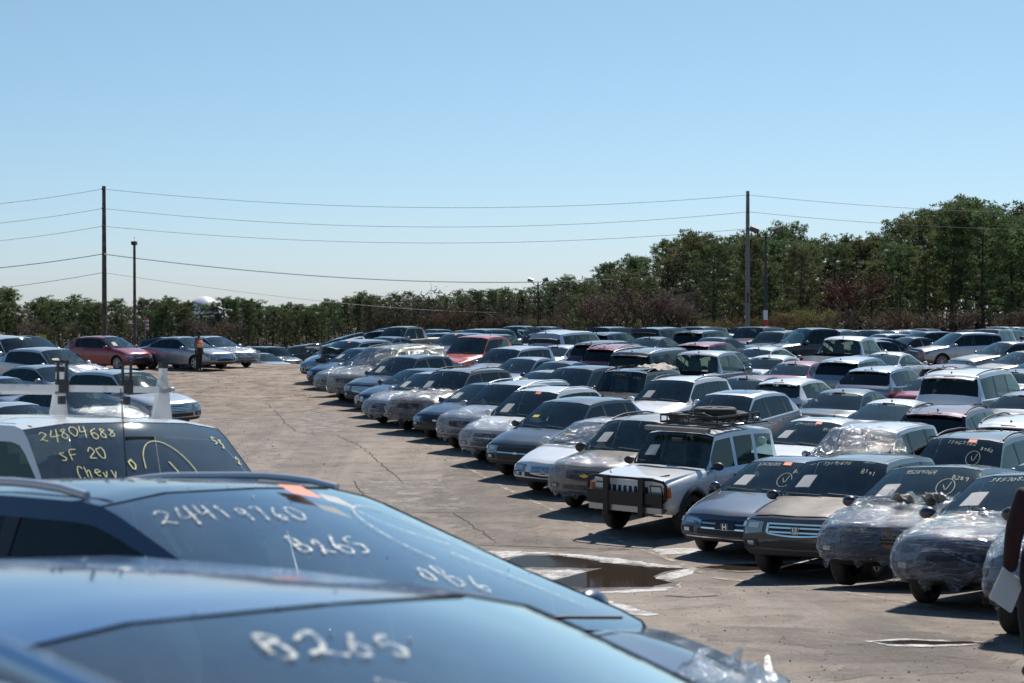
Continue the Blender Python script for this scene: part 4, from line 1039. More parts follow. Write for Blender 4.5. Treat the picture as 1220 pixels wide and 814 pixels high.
# left edge of the lane between the van and the crossover
COLW = dict(white='white', pearl='cream white', silver='silver', lightsilver='light silver', black='black', darkgrey='dark grey', steelblue='slate blue', navy='navy', maroon='wine red', paleblue='pale blue', tan='tan', blue='blue', red='red')
KW = dict(sedan='sedan', coupe='low sedan', suv='utility', crossover='crossover', large='tall utility', minivan='minivan', hatch='hatchback', pickup='pickup', van='van', boxy='boxy utility')
ORD = ['first', 'second', 'third', 'fourth', 'fifth', 'sixth', 'seventh', 'eighth', 'ninth', 'tenth', 'eleventh', 'twelfth', 'thirteenth', 'fourteenth', 'fifteenth', 'sixteenth', 'seventeenth', 'eighteenth', 'nineteenth', 'twentieth'] + ['%dth' % i for i in range(21, 80)]
def scr(d): return CX + 2000 * d['x'] / d['y']
ZONE = {0: 'nearest far row below the pines', 1: 'second far row below the pines', 2: 'third far row below the pines', 3: 'fourth far row below the pines', 4: 'farthest row below the pines'}
for i in range(8): ZONE[10 + i] = ORD[i] + ' row beyond the dirt crest'
ZONE[20] = 'row just behind the red hatchback'; ZONE[21] = 'second row behind the red hatchback'
for i in range(9): ZONE[30 + i] = 'gap filling cars of lot row %s' % ['one', 'two', 'three', 'four', 'five', 'six', 'seven', 'eight', 'nine'][i]
for r in sorted({d['row'] for d in far_list}):
    g_ = sorted([d for d in far_list if d['row'] == r], key=scr)
    for i, d in enumerate(g_):
        k = d['pr'][0].kind; d['noun'], d['cat'] = NOUN[k]
        zone = ZONE[r] if r < 30 else 'lot row %s' % ['one', 'two', 'three', 'four', 'five', 'six', 'seven', 'eight', 'nine'][r - 30]
        d['label'] = '%s %s, %s from left in %s' % (COLW[d['col']], KW[k], ORD[i], zone)
# ------------------------------------------------------------------ build them
def build_extra(kind, car, root, d):
    if kind == 'card':
        mb = MB(); car.patch(mb, [(.05, .78, .55), (.22, .80, .50), (.42, .76, .54)], .02, depth=.015); obj('cardboard', mb.mesh('card'), M['card'], root)
        for i, (u, v) in enumerate(((.05, .93), (-.45, .95))):
            mb = MB(); p = car.ws(u * -1, .98, .12); mb.ellipsoid((p.x + .12, p.y, p.z - .03), (.10, .16, .05), 24, 16)
            for k, v_ in enumerate(mb.v):
                q = Vector(v_); n_ = noise.noise(q * 9) * .09; n2 = noise.noise(q * 22) * .03; mb.v[k] = tuple(q + Vector((n_ + n2, n_ * .7 - n2, n_ + n2)))
            obj('stuffing', mb.mesh('stuff', 180), M['cloth'], root)
    if kind == 'brownhood':
        mb = MB(); nx, ny = 16, 12; o = []
        for i in range(nx + 1):
            x = lerp(car.xc - .01, car.h - .06, i / nx); sd, tp, zb = car.ring(x); row = []
            for j in range(ny + 1):
                u = (j / ny * 2 - 1) * .985; a = abs(u) * tp[0][0]; z = pl([(0, tp[3][1]), (tp[2][0], tp[2][1]), (tp[1][0], tp[1][1]), (tp[0][0], tp[0][1])], a)
                row.append(mb.vert(Vector(car.deform(x, u * tp[0][0], z)) + Vector((0, 0, .009))))
            o.append(row)
        for i in range(nx):
            for j in range(ny): mb.face((o[i][j], o[i + 1][j], o[i + 1][j + 1], o[i][j + 1]))
        b = obj('hood', mb.mesh('hood', 40, True), noisy('dusty_brown_hood', (.085, .06, .04), (.20, .145, .10), 2.5, .42), root); b['label'] = 'dusty brown hood on a dark grey car'
    if kind == 'filmcabin':
        mb, info = car.grid(); me = bpy.data.meshes.new('w'); me.from_pydata(mb.v, [], mb.f); bm = bmesh.new(); bm.from_mesh(me)
        bmesh.ops.delete(bm, geom=[f for f, (seg, xm, sd, cap) in zip(list(bm.faces), info) if cap or seg < 8 or not (car.xb - .1 < xm < car.xc + .35)], context='FACES')
        bmesh.ops.recalc_face_normals(bm, faces=bm.faces); bmesh.ops.subdivide_edges(bm, edges=bm.edges, cuts=2, use_grid_fill=True); bm.normal_update()
        for v in bm.verts: v.co += v.normal * (.012 + .016 * abs(noise.noise(Vector((v.co.x * 3, v.co.y * 3, v.co.z * 14)))))
        bm.to_mesh(me); bm.free(); finish(me, 180); obj('cabin_film', me, M['film'], root)
    if kind == 'openhood':
        mb = MB(); nx = 10; o = []
        for i in range(nx + 1):
            t = i / nx; row = []
            for j in range(9):
                u = j / 4 - 1; x = car.xc + t * 1.05; z = car.top(car.xc) + .06 + .42 * t + .10 * math.sin(t * 5) + .05 * noise.noise(Vector((t * 4, u * 3, 2))); row.append(mb.vert((x, u * .70, z - .05 * u * u)))
            o.append(row)
        for i in range(nx):
            for j in range(8): mb.face((o[i][j], o[i + 1][j], o[i + 1][j + 1], o[i][j + 1]))
        h = obj('hood', mb.mesh('hood', 60), [None], root); h.material_slots[0].link = 'OBJECT'; h.material_slots[0].material = d['colour']; h['label'] = 'bent hood standing open'
        mb = MB(); rr = random.Random(3)
        for i in range(26): 
            p = (rr.uniform(car.xc + .3, car.h - .1), rr.uniform(-.7, .7), rr.uniform(.55, .95)); mb.box(p, (rr.uniform(.05, .3), rr.uniform(.05, .3), rr.uniform(.03, .15)), 0, Matrix.Rotation(rr.uniform(0, 3), 3, 'Z'))
        obj('engine', mb.mesh('engine'), M['steel'], root)
    if kind == 'roofcloth':
        mb = MB(); o = []; 
        for i in range(19):
            row = []
            for j in range(13):
                x = -.1 - i * .07; y = .15 + j * .055; z = car.H + .05 + .16 * abs(noise.noise(Vector((x * 4, y * 5, 1)))) - .35 * max(0, (y - .68)) * 2; row.append(mb.vert((x, y, z)))
            o.append(row)
        for i in range(18):
            for j in range(12): mb.face((o[i][j], o[i + 1][j], o[i + 1][j + 1], o[i][j + 1]))
        c = obj('loose_cloth', mb.mesh('cloth', 180), M['cloth'], None); c.matrix_basis = root.matrix_basis; tag(c, 'crumpled tan cloth lying on the roof of the dark grey utility with crossbars', 'cloth')
def build_jeep_bits(car, root):
    Bk = simple('black_bull_bar', (.006, .006, .007), .35)
    # bull bar
    mb = MB(); xf = car.h + .13
    for sg in (1, -1):
        mb.box((xf, sg * .36, .745), (.08, .10, .68)); mb.tube([(xf, sg * .36, 1.06), (xf - .02, sg * .60, 1.06), (xf - .05, sg * .76, 1.03), (xf - .08, sg * .80, .97), (xf - .08, sg * .80, .72), (xf - .05, sg * .72, .62), (xf, sg * .36, .60)], .030, 8)
    mb.tube([(xf, .36, 1.06), (xf, -.36, 1.06)], .024, 8); mb.tube([(xf, .36, .62), (xf, -.36, .62)], .024, 8)
    mb.box((xf, 0, .70), (.05, .74, .24)); 
    for sg in (1, -1): mb.box((xf - .03, sg * .57, .70), (.05, .40, .24)); mb.box((xf - .12, sg * .36, .62), (.2, .05, .08))
    obj('bull_bar', mb.mesh('bull'), Bk, root)
    mb = MB(); mb.box((car.h + .04, 0, .52), (.12, 1.5, .10), 0); obj('front_bumper', mb.mesh('bump'), M['rim'], root)
    for sg in (1, -1):
        mb = MB(); car.patch(mb, [(sg * .90, car.hf - .14, car.hf - .32), (sg * 1.0, car.hf - .14, car.hf - .32), (sg * 1.05, car.hf - .14, car.hf - .32)], .022); obj('turn_signal', mb.mesh('turn'), M['amber'], root)
        mb = MB(); mb.tube([(car.fa + (car.r + .085) * math.cos(t), sg * (car.W / 2 + .0), car.r + (car.r + .085) * math.sin(t)) for t in [PI * k / 14 for k in range(15)]], .04, 6)
        obj('fender_flare', mb.mesh('flare'), M['trim'], root)
    # visor light bar above the windscreen
    mb = MB(); mb.box((car.xh + .16, 0, car.H + .02), (.10, 1.34, .075), 0, Matrix.Rotation(.15, 3, 'Y')); obj('light_bar', mb.mesh('lightbar'), simple('smoked_light_bar', (.16, .16, .16), .25, .3), root)
    for sg in (1, -1):
        mb = MB(); mb.tube([(car.h - .25, sg * .5, car.hf + .01), (car.h - .38, sg * .62, car.hf + .04)], .012, 6); obj('hood_latch', mb.mesh('latch'), M['rubber'], root)
    # black decal stripes / snow rails on roof
    mb = MB(); rr = random.Random(5)
    for i in range(5): mb.box((lerp(car.xh - .15, car.xr + .15, i / 4), 0, car.H + .045), (.03, 1.28, .025))
    for sg in (1, -1): mb.box(((car.xh + car.xr) / 2, sg * .60, car.H + .045), (1.9, .03, .03))
    obj('roof_rack', mb.mesh('rack'), Bk, root)
    M4 = root.matrix_basis
    # basket: a thing of its own
    bk = empty('roof_basket'); tag(bk, 'black tube basket strapped on the roof of the white jeep', 'roof basket'); bk.matrix_basis = M4 @ Matrix.Translation((-.72, 0, car.H + .07))
    mb = MB(); a, b = .78, .60
    for z in (.03, .16):
        mb.tube([(a, b, z), (a, -b, z), (-a, -b, z), (-a, b, z), (a, b, z)], .020, 6)
    for i in range(8):
        t = -1 + i * 2 / 7
        for sg in (1, -1): mb.tube([(t * a, sg * b, .03), (t * a, sg * b, .16)], .014, 5); 
        mb.tube([(t * a, b, .03), (t * a, -b, .03)], .010, 5)
    for i in range(5):
        t = -1 + i * 2 / 4
        for sg in (1, -1): mb.tube([(sg * a, t * b, .03), (sg * a, t * b, .16)], .010, 5)
    obj('basket_frame', mb.mesh('basket'), Bk, bk)
    mb = MB()
    for i in range(7):
        x = -.7 + rr.uniform(0, 1.4); y = -.6 + rr.uniform(0, 1.2)
        mb.tube([(x, y, .16), (x + rr.uniform(-.4, .4), y * .3, .1 + rr.uniform(0, .1)), (rr.uniform(-.7, .7), -y, .16)], .008, 5)
    obj('strap', mb.mesh('strap'), M['rubber'], bk)
    for i, (x, y, w_) in enumerate(((-.45, .38, .4), (-.5, -.42, .34), (.45, -.45, .3))):
        mb = MB(); mb.ellipsoid((0, 0, .08), (w_ * .6, .16, .09), 12, 8)
        for k, v_ in enumerate(mb.v): q = Vector(v_); mb.v[k] = tuple(q * (1 + .25 * noise.noise(q * 9 + Vector((i, 0, 0)))))
        o = obj('gear_bag', mb.mesh('bag', 60), noisy('dark_bag', (.02, .02, .02), (.08, .075, .07), 8, .8), None); o.matrix_basis = bk.matrix_basis @ Matrix.Translation((x, y, .03))
        tag(o, ['dark lumpy bag at the back right of the jeep roof basket', 'dark bag at the far back corner of the jeep roof basket', 'small dark bag at the far front of the jeep roof basket'][i], 'bag')
    ty, rim = wheel_meshes(.40, 0)
    o = obj('spare_tyre', ty, M['tyre'], None); o.matrix_basis = bk.matrix_basis @ Matrix.Translation((-.05, .08, .17)) @ Matrix.Rotation(PI / 2, 4, 'X') @ Matrix.Scale(1.0, 4); tag(o, 'big spare tyre lying flat in the jeep roof basket', 'spare tyre')
    obj('rim', rim, [M['steel'], M['well']], o)
def build_rack(car, root):
    Wt = noisy('white_rack_steel', (.40, .37, .33), (.66, .66, .64), 7, .5, stops=(.30, .48)); Bk = M['trim']
    rk = empty('ladder_rack'); tag(rk, 'white steel ladder rack with black tipped posts bolted on the van roof', 'ladder rack'); rk.matrix_basis = root.matrix_basis @ Matrix.Translation((0, 0, car.H))
    for i, x in enumerate((.52, -.95)):
        mb = MB(); mb.box((x, 0, .185), (.04, 1.56, .048)); obj('crossbar', mb.mesh('crossbar'), Wt, rk)
        for sg in (1, -1):
            mb = MB()
            y = sg * .74
            mb.add([(x + .02, y - .09, -.07), (x + .02, y + .08, -.09), (x + .02, y + .03, .27), (x + .02, y - .03, .27), (x - .03, y - .09, -.07), (x - .03, y + .08, -.09), (x - .03, y + .03, .27), (x - .03, y - .03, .27)],
                   [(0, 1, 2, 3), (7, 6, 5, 4), (0, 4, 5, 1), (1, 5, 6, 2), (2, 6, 7, 3), (3, 7, 4, 0)])
            mb.box((x, y, .27), (.045, .05, .16)); p = obj('post', mb.mesh('post'), Wt, rk)
            mb = MB(); mb.box((x, y, .37), (.05, .058, .045)); obj('cap', mb.mesh('cap'), Bk, p)
        for y in ((.42, -.12) if i == 0 else (.1,)):
            mb = MB(); 
            for dy in (-.035, .035): mb.box((x, y + dy, .28), (.018, .014, .18))
            mb.box((x - .02, y, .375), (.06, .10, .022)); mb.box((x, y, .20), (.065, .075, .10)); mb.box((x, y, .10), (.03, .05, .06)); obj('ladder_clamp', mb.mesh('clamp'), Bk, rk)
    mb = MB(); 
    for sg in (1,): mb.box((-.2, -.72, .13), (1.5, .04, .05))
    obj('side_rail', mb.mesh('siderail'), Wt, rk)
    # radio antenna on the cowl
    mb = MB(); mb.tube([(car.xc + .12, -.48, car.hc - car.H + .0), (car.xc + .02, -.50, .16)], .004, 5); 
    a = obj('antenna', mb.mesh('ant'), M['rubber'], root); a.location = (0, 0, car.H)
def worn_marker():
    m, nt, b, o = mat('streaky_marker'); tc = N(nt, 'ShaderNodeTexCoord'); n = noise_n(nt, 38, 5, .7, tc.outputs['Object']); r = ramp(nt, n.outputs[0], [(.40, g(.08)), (.62, g(.7))])
    b.inputs['Base Color'].default_value = (.66, .67, .58, 1); b.inputs['Roughness'].default_value = .5; nt.links.new(r.outputs[0], b.inputs['Alpha']); return m
CHW = worn_marker()
def near_marks(which, car, root):
    rnd = random.Random(4); f = ws_fn(car)
    if which == 'vanwrite':
        mb = MB(); write(mb, car, '24804688', -.90, .07, .088, .10, .006, .12, 0, rnd); write(mb, car, 'SF 20', -.80, .27, .08, .10, .006, .1, 0, rnd)
        write(mb, car, 'Chevy', -.72, .44, .07, .10, .006, .1, 0, rnd); write(mb, car, 'B255', -.74, .60, .08, .11, .006, .1, 0, rnd); write(mb, car, '0', -.24, .38, .07, .10, .009, 0, 0, rnd)
        stroke(mb, f, [(.12 + .24 * math.cos(t), .56 + .34 * math.sin(t)) for t in [k * .42 - 2.9 for k in range(12)]], .006)
        stroke(mb, f, [(.14, .42), (.30, .86)], .008); stroke(mb, f, [(.08, .68), (.32, .88)], .008)
        write(mb, car, '53', .78, .12, .06, .09, .008, 0, .03, rnd); write(mb, car, '2', .90, .33, .05, .08, .008, 0, 0, rnd)
        obj('windshield_writing', mb.mesh('writing'), M['ychalk'], root)
        mb = MB(); ws_quad(mb, car, [(-.30, 1.0), (.08, 1.0), (.0, .84), (-.28, .88)], .006); obj('paper_sheet', mb.mesh('paper'), M['paper'], root)
    if which == 'suvwrite':
        mb = MB(); write(mb, car, '24419760', -.86, .10, .105, .085, .010, .3, .008, rnd); write(mb, car, 'B265', -.42, .34, .105, .10, .012, .3, .01, rnd); write(mb, car, 'OB6', .0, .56, .11, .11, .012, .3, .03, rnd)
        stroke(mb, f, [(.52 + .25 * math.cos(t), .42 + .26 * math.sin(t)) for t in [k * .4 - 3.6 for k in range(11)]], .009)
        stroke(mb, f, [(.42, .06), (.45, .3), (.62, .45)], .008); stroke(mb, f, [(.66, .26), (.92, .62)], .009); stroke(mb, f, [(.78, .22), (.97, .46)], .014)
        stroke(mb, f, [(.5, .5), (.74, .86)], .009)
        obj('windshield_writing', mb.mesh('writing'), CHW, root)
        mb = MB(); ws_quad(mb, car, [(.14, .08), (.29, .12), (.33, .02), (.18, .0)], .012); obj('orange_card', mb.mesh('orange'), M['orange'], root)
        mb = MB(); ws_quad(mb, car, [(.29, .14), (.40, .20), (.42, .12), (.32, .09)], .014); obj('white_tag', mb.mesh('wtag'), M['paper'], root)
    if which == 'carwrite':
        mb = MB(); write(mb, car, 'B26', -.40, .08, .105, .065, .012, .25, .012, rnd); write(mb, car, '5', -.08, .115, .09, .06, .011, .25, .012, rnd); stroke(mb, f, [(-.24, .22), (-.1, .29), (.02, .30)], .009); obj('windshield_writing', mb.mesh('writing'), CHW, root)
ROOTS = {}
for i, d in enumerate(PLAN):
    rnd = random.Random(100 + i); car = d['pr'][0]
    root = instance(d['pr'], (d['x'], d['y'], terrain(d['x'], d['y'])), d['hd'], d['colour'], d['noun'], d['label'], d['cat'], d['group'], d['lod'], roll=d['roll'])
    front_matter(car, root, rnd, d['marks'], d['wrap'], d['amp'], d['seed'], d['mark_col'])
    d['root'] = root
    for m_ in d['marks']: near_marks(m_, car, root)
    if d['marks'] in (('suvwrite',), ('carwrite',)):
        mb = MB(); r5 = random.Random(5)
        for k in range(34):
            x = r5.uniform(car.xh - 1.2, car.xc + .7); sd, tp, zb_ = car.ring(x); a = r5.uniform(0, 1) * tp[1][0]; sg = r5.choice((1, -1))
            mb.ellipsoid(Vector(car.deform(x, sg * a, pl([(0, tp[3][1]), (tp[2][0], tp[2][1]), (tp[1][0], tp[1][1])], a))), (r5.uniform(.0015, .004),) * 3, 8, 6)
        o_ = obj('sparkle_drops', mb.mesh('drops', 180), M['chrome'], root); o_['kind'] = 'stuff'  # tiny chrome drops added to catch the sun as blurred sparkles
    if d['extra'] == 'jeep': bpy.context.view_layer.update(); build_jeep_bits(car, root)
    elif d['extra'] == 'rack': build_rack(car, root)
    elif d['extra']: build_extra(d['extra'], car, root, d)
    if d['label'].startswith('silver blue crossover with a green'):
        mb = MB(); mb.face([mb.vert(car.ws(u, v, .01, True)) for u, v in ((-.15, .2), (-.6, .2), (-.6, .36), (-.15, .36))]); obj('window_sticker', mb.mesh('st'), simple('green_sticker', (.35, .7, .25), .6), root)
# antenna whips etc: small wooden prop under the navy wrapped sedan
# ------------------------------------------------------------------ ground
def ground_mat():
    m, nt, b, o = mat('dirty_asphalt'); tc = N(nt, 'ShaderNodeTexCoord'); v = tc.outputs['Object']
    n1 = noise_n(nt, .16, 6, .6, v); n2 = noise_n(nt, 1.6, 8, .72, v); n3 = noise_n(nt, 26, 8, .8, v); n4 = noise_n(nt, .5, 5, .6, v, 1.5)
    base = ramp(nt, n1.outputs[0], [(.32, (.240, .200, .166)), (.5, (.276, .232, .194)), (.7, (.306, .256, .206))])
    pat = ramp(nt, n4.outputs[0], [(.40, (.76, .76, .78)), (.52, (1, 1, 1)), (.64, (1.0, 1.0, 1.0)), (.74, (1.16, 1.13, 1.1))])
    c = mixc(nt, 1.0, base.outputs[0], pat.outputs[0], 'MULTIPLY')
    g2 = ramp(nt, n2.outputs[0], [(.34, g(.62)), (.48, g(.95)), (.66, g(1.10))]); c = mixc(nt, 1.0, c, g2.outputs[0], 'MULTIPLY')
    g3 = ramp(nt, n3.outputs[0], [(.30, g(.32)), (.43, g(.86)), (.60, g(1.10)), (.70, g(1.7))]); c = mixc(nt, 1.0, c, g3.outputs[0], 'MULTIPLY')
    mp = N(nt, 'ShaderNodeMapping'); mp.inputs['Rotation'].default_value = (0, 0, R(-12.5)); mp.inputs['Scale'].default_value = (1.5, .045, 1); nt.links.new(v, mp.inputs[0])
    n6 = noise_n(nt, 1, 4, .6, mp.outputs[0]); g6 = ramp(nt, n6.outputs[0], [(.36, g(.80)), (.50, g(1.0)), (.68, g(1.08))]); c = mixc(nt, 1.0, c, g6.outputs[0], 'MULTIPLY')
    vo = N(nt, 'ShaderNodeTexVoronoi'); vo.inputs['Scale'].default_value = 9; nt.links.new(v, vo.inputs['Vector']); g7 = ramp(nt, vo.outputs['Distance'], [(.05, g(.45)), (.13, g(1.0))]); n8 = noise_n(nt, .8, 3, .6, v); r8 = ramp(nt, n8.outputs[0], [(.5, g(0)), (.66, g(.8))]); c = mixc(nt, r8.outputs[0], c, mixc(nt, 1.0, c, g7.outputs[0], 'MULTIPLY'))
    # far part of the lane is loose brown dirt
    sx = N(nt, 'ShaderNodeSeparateXYZ'); nt.links.new(v, sx.inputs[0]); mr = N(nt, 'ShaderNodeMapRange'); mr.inputs[1].default_value = 46; mr.inputs[2].default_value = 62; nt.links.new(sx.outputs[1], mr.inputs[0])
    n5 = noise_n(nt, 1.1, 8, .78, v, .4); dirt = ramp(nt, n5.outputs[0], [(.36, (.07, .052, .038)), (.45, (.17, .13, .098)), (.55, (.27, .215, .168)), (.70, (.36, .30, .24))])
    ad = N(nt, 'ShaderNodeMath', operation='ADD', use_clamp=True); nt.links.new(mr.outputs[0], ad.inputs[0]); sb = N(nt, 'ShaderNodeMath', operation='SUBTRACT'); nt.links.new(n4.outputs[0], sb.inputs[0]); sb.inputs[1].default_value = .5
    nt.links.new(sb.outputs[0], ad.inputs[1]); c = mixc(nt, ad.outputs[0], c, dirt.outputs[0])
    nt.links.new(c, b.inputs['Base Color']); b.inputs['Roughness'].default_value = .92; b.inputs['Specular IOR Level'].default_value = .3
    s_ = N(nt, 'ShaderNodeMath', operation='ADD'); nt.links.new(n3.outputs[0], s_.inputs[0]); nt.links.new(n2.outputs[0], s_.inputs[1]); bump(nt, s_.outputs[0], .55, .03, b)
    return m
def gz(x, y):
    z = terrain(x, y)
    k = sstep(50, 62, y) * sstep(98, 80, y) 
    if k > 0 and abs(x) < 60: z += k * (.14 * noise.noise(Vector((x * .35, y * .35, 0))) + .07 * noise.noise(Vector((x * 1.3, y * .9, 5))))
    return z + .004 * noise.noise(Vector((x * 1.1, y * 1.1, 3)))
mb = MB(); ys = []; y = -40.0
while y < 2600:
    ys.append(y); y += (2.0 if y < 3 else .45 if y < 20 else .32 if y < 32 else .5 if y < 100 else 4 if y < 200 else y * .12)
nxs = []
for i in range(-90, 91):
    t = i / 90; nxs.append(math.copysign(abs(t) ** 2.0, t) * 1500 + t * 38)
rows = [[mb.vert((x, y, gz(x, y))) for x in nxs] for y in ys]
for a, b in zip(rows, rows[1:]):
    for i in range(len(nxs) - 1): mb.face((a[i], a[i + 1], b[i + 1], b[i]))
gr = obj('ground', mb.mesh('ground', 180), ground_mat()); tag(gr, kind='structure')
def ztop(x, y): 
    # height of the rendered ground mesh (bilinear on its grid)
    import bisect
    j = max(0, min(len(ys) - 2, bisect.bisect_right(ys, y) - 1)); i = max(0, min(len(nxs) - 2, bisect.bisect_right(nxs, x) - 1))
    u = (x - nxs[i]) / (nxs[i + 1] - nxs[i]); v = (y - ys[j]) / (ys[j + 1] - ys[j])
    q = lambda a, b: mb_rows[a][b]
    z00 = q(j, i); z10 = q(j, i + 1); z01 = q(j + 1, i); z11 = q(j + 1, i + 1)
    return lerp(lerp(z00, z10, u), lerp(z01, z11, u), v)
mb_rows = [[mb.v[k][2] for k in r] for r in rows]
def from_px(xp, yp):
    d = 8.0
    while d < 120:
        x = px(xp, d); z = terrain(x, d)
        if HY + (ZC - z) * 2000 / d <= yp: return x, d
        d += .03
    return px(xp, 80), 80
def sheet(name, pts_px, m, lift=.004, sub=.25, jag=.0, seed=1, kind='structure', label=None, world=None):
    """thin sheet lying on the ground inside a polygon given by picture points traced to their place on the ground"""
    poly = world if world else [from_px(*p) for p in pts_px]
    # densify and roughen the edge
    out = []
    for i in range(len(poly)):
        a = Vector(poly[i]); b = Vector(poly[(i + 1) % len(poly)]); n = max(1, int((b - a).length / .06))
        for k in range(n):
            p = a.lerp(b, k / n); nn = noise.noise(Vector((p.x * 3, p.y * 3, seed))) * jag + noise.noise(Vector((p.x * 9, p.y * 9, seed))) * jag * .6 + noise.noise(Vector((p.x * 30, p.y * 30, seed))) * jag * .5
            out.append((p.x + nn, p.y + nn * 1.2))
    bm = bmesh.new(); vs = [bm.verts.new((x, y, 0)) for x, y in out]; bm.faces.new(vs)
    bmesh.ops.triangulate(bm, faces=bm.faces)
    x0, x1 = min(p[0] for p in out), max(p[0] for p in out); y0, y1 = min(p[1] for p in out), max(p[1] for p in out)
    for ax, lo, hi, grid_ in ((0, x0, x1, nxs), (1, y0, y1, ys)):
        for c_ in grid_:
            if lo < c_ < hi:
                no = (1, 0, 0) if ax == 0 else (0, 1, 0); co = (c_, 0, 0) if ax == 0 else (0, c_, 0)
                bmesh.ops.bisect_plane(bm, geom=bm.verts[:] + bm.edges[:] + bm.faces[:], plane_co=co, plane_no=no)
    for v in bm.verts: v.co.z = ztop(v.co.x, v.co.y) + lift
    me = bpy.data.meshes.new(name); bm.to_mesh(me); bm.free(); finish(me, 180); o = obj(name, me, m)
    if kind: tag(o, kind=kind)
    return o
def ribbon(name, pts, w, m, lift=.006, wob=0, seed=0, world=False):
    W_ = [Vector(p if world else from_px(*p)) for p in pts]; P3 = []
    for a, b in zip(W_, W_[1:]):
        n = max(2, int((b - a).length / .1))
        for k in range(n): P3.append(a.lerp(b, k / n))
    P3.append(W_[-1]); mb_ = MB()
    for i, p in enumerate(P3):
        d = (P3[min(i + 1, len(P3) - 1)] - P3[max(i - 1, 0)]).normalized(); s_ = Vector((-d.y, d.x))
        o = noise.noise(Vector((i * .23, seed, 0))) * wob + noise.noise(Vector((i * .9, seed, 4))) * wob * .5; ww = w * (.5 + .25 * noise.noise(Vector((i * .6, seed, 9))))
        for sg in (-1, 1):
            q = p + s_ * (o + sg * ww); mb_.v.append((q.x, q.y, ztop(q.x, q.y) + lift))
    for i in range(len(P3) - 1): mb_.face((2 * i, 2 * i + 2, 2 * i + 3, 2 * i + 1))
    o = obj(name, mb_.mesh(name), m); tag(o, kind='structure'); return o
# lane paint, worn
def worn(name, col, base, sc, lo, hi):
    m, nt, b, o = mat(name); tc = N(nt, 'ShaderNodeTexCoord'); n = noise_n(nt, sc, 8, .75, tc.outputs['Object']); r = ramp(nt, n.outputs[0], [(lo, g(0)), (hi, g(1))])
    n2 = noise_n(nt, 26, 6, .8, tc.outputs['Object']); r2 = ramp(nt, n2.outputs[0], [(.35, g(.7)), (.6, g(1.08))])
    c = mixc(nt, 1.0, col, r2.outputs[0], 'MULTIPLY')
    nt.links.new(c, b.inputs['Base Color']); b.inputs['Roughness'].default_value = .9; nt.links.new(r.outputs[0], b.inputs['Alpha']); return m
wl = worn('worn_line_paint', (.42, .36, .28), 0, 4, .42, .60)
ribbon('painted_line', [(470, 512), (531, 543), (603, 583), (651, 605), (700, 628), (768, 657), (840, 685)], .11, wl)
ribbon('painted_line', [(850, 690), (920, 697), (1020, 709), (1110, 724), (1215, 745)], .11, wl, seed=2)
ribbon('painted_line', [(640, 560), (720, 566), (800, 570)], .10, wl, seed=3)
ck = simple('ground_crack', (.035, .03, .026), .9)
ribbon('ground_crack', [(316, 480), (330, 492), (340, 505), (352, 514), (372, 518), (400, 519), (430, 532), (457, 556), (480, 575)], .022, ck, wob=.12, seed=4)
ribbon('ground_crack', [(421, 574), (432, 590), (434, 605), (436, 612)], .03, ck, wob=.05, seed=5)
ribbon('ground_crack', [(540, 612), (560, 625), (588, 645)], .03, ck, wob=.07, seed=6)
ribbon('ground_crack', [(345, 491), (370, 490), (388, 493)], .05, ck, wob=.1, seed=7)
ribbon('ground_crack', [(430, 574), (470, 573), (520, 572)], .02, ck, wob=.05, seed=8)
ribbon('ground_crack', [(490, 611), (540, 612), (566, 611)], .02, ck, wob=.03, seed=9)
ribbon('ground_crack', [(793, 711), (820, 713), (855, 711)], .06, ck, wob=.05, seed=12)
rep = worn('repair_patch', (.285, .246, .212), 0, 2.2, .38, .60)
sheet('asphalt_patch', [(352, 492), (392, 489), (420, 514), (372, 517)], rep, .004, jag=.15, seed=3)
sheet('asphalt_patch', [(430, 574), (520, 571), (566, 611), (490, 612), (440, 612)], rep, .004, jag=.06, seed=4)
sheet('asphalt_patch', [(238, 498), (308, 498), (310, 506), (236, 507)], rep, .004, jag=.05, seed=5)
dk = worn('damp_stain', (.185, .155, .132), 0, 1.6, .44, .72)
sheet('ground_stain', [(560, 540), (610, 560), (650, 590), (640, 650), (560, 640), (500, 600)], dk, .005, jag=.3, seed=8)
sheet('ground_stain', [(640, 640), (760, 655), (700, 660), (560, 650)], dk, .0055, jag=.2, seed=9)
sheet('ground_stain', [(820, 745), (1120, 755), (1200, 770), (1050, 776), (850, 765)], dk, .005, jag=.12, seed=10)
sheet('ground_stain', [(985, 770), (1180, 762), (1210, 800), (1000, 812)], dk, .006, jag=.2, seed=11)
# puddle and its crust
crust = worn('dry_crust', (.56, .535, .51), 0, 4, .32, .54)
sheet('mineral_crust', [(540, 664), (590, 657), (640, 659), (700, 662), (745, 668), (790, 674), (830, 679), (824, 686), (800, 692), (815, 699), (795, 705), (745, 708), (700, 708), (680, 713), (640, 714), (570, 700)], crust, .005, jag=.10, seed=12)
dm = worn('damp_margin', (.13, .105, .085), 0, 7, .30, .52)
sheet('damp_margin', [(600, 666), (628, 661.5), (668, 662.5), (702, 667), (735, 672.5), (770, 675.5), (822, 678.5), (797, 684), (785, 689), (812, 696), (783, 702), (728, 705.5), (700, 706), (660, 706), (634, 702), (655, 693), (690, 685.5), (700, 681), (670, 680.5), (640, 678.5), (596, 677.5)], dm, .007, jag=.12, seed=31)
sheet('damp_margin', [(828, 677), (870, 672.5), (960, 671.5), (995, 677), (950, 683), (865, 682.5)], dm, .007, jag=.12, seed=32)
wt, nt_, b_, o_ = mat('muddy_water'); b_.inputs['Base Color'].default_value = (.030, .021, .016, 1); b_.inputs['Roughness'].default_value = .06; b_.inputs['IOR'].default_value = 1.04
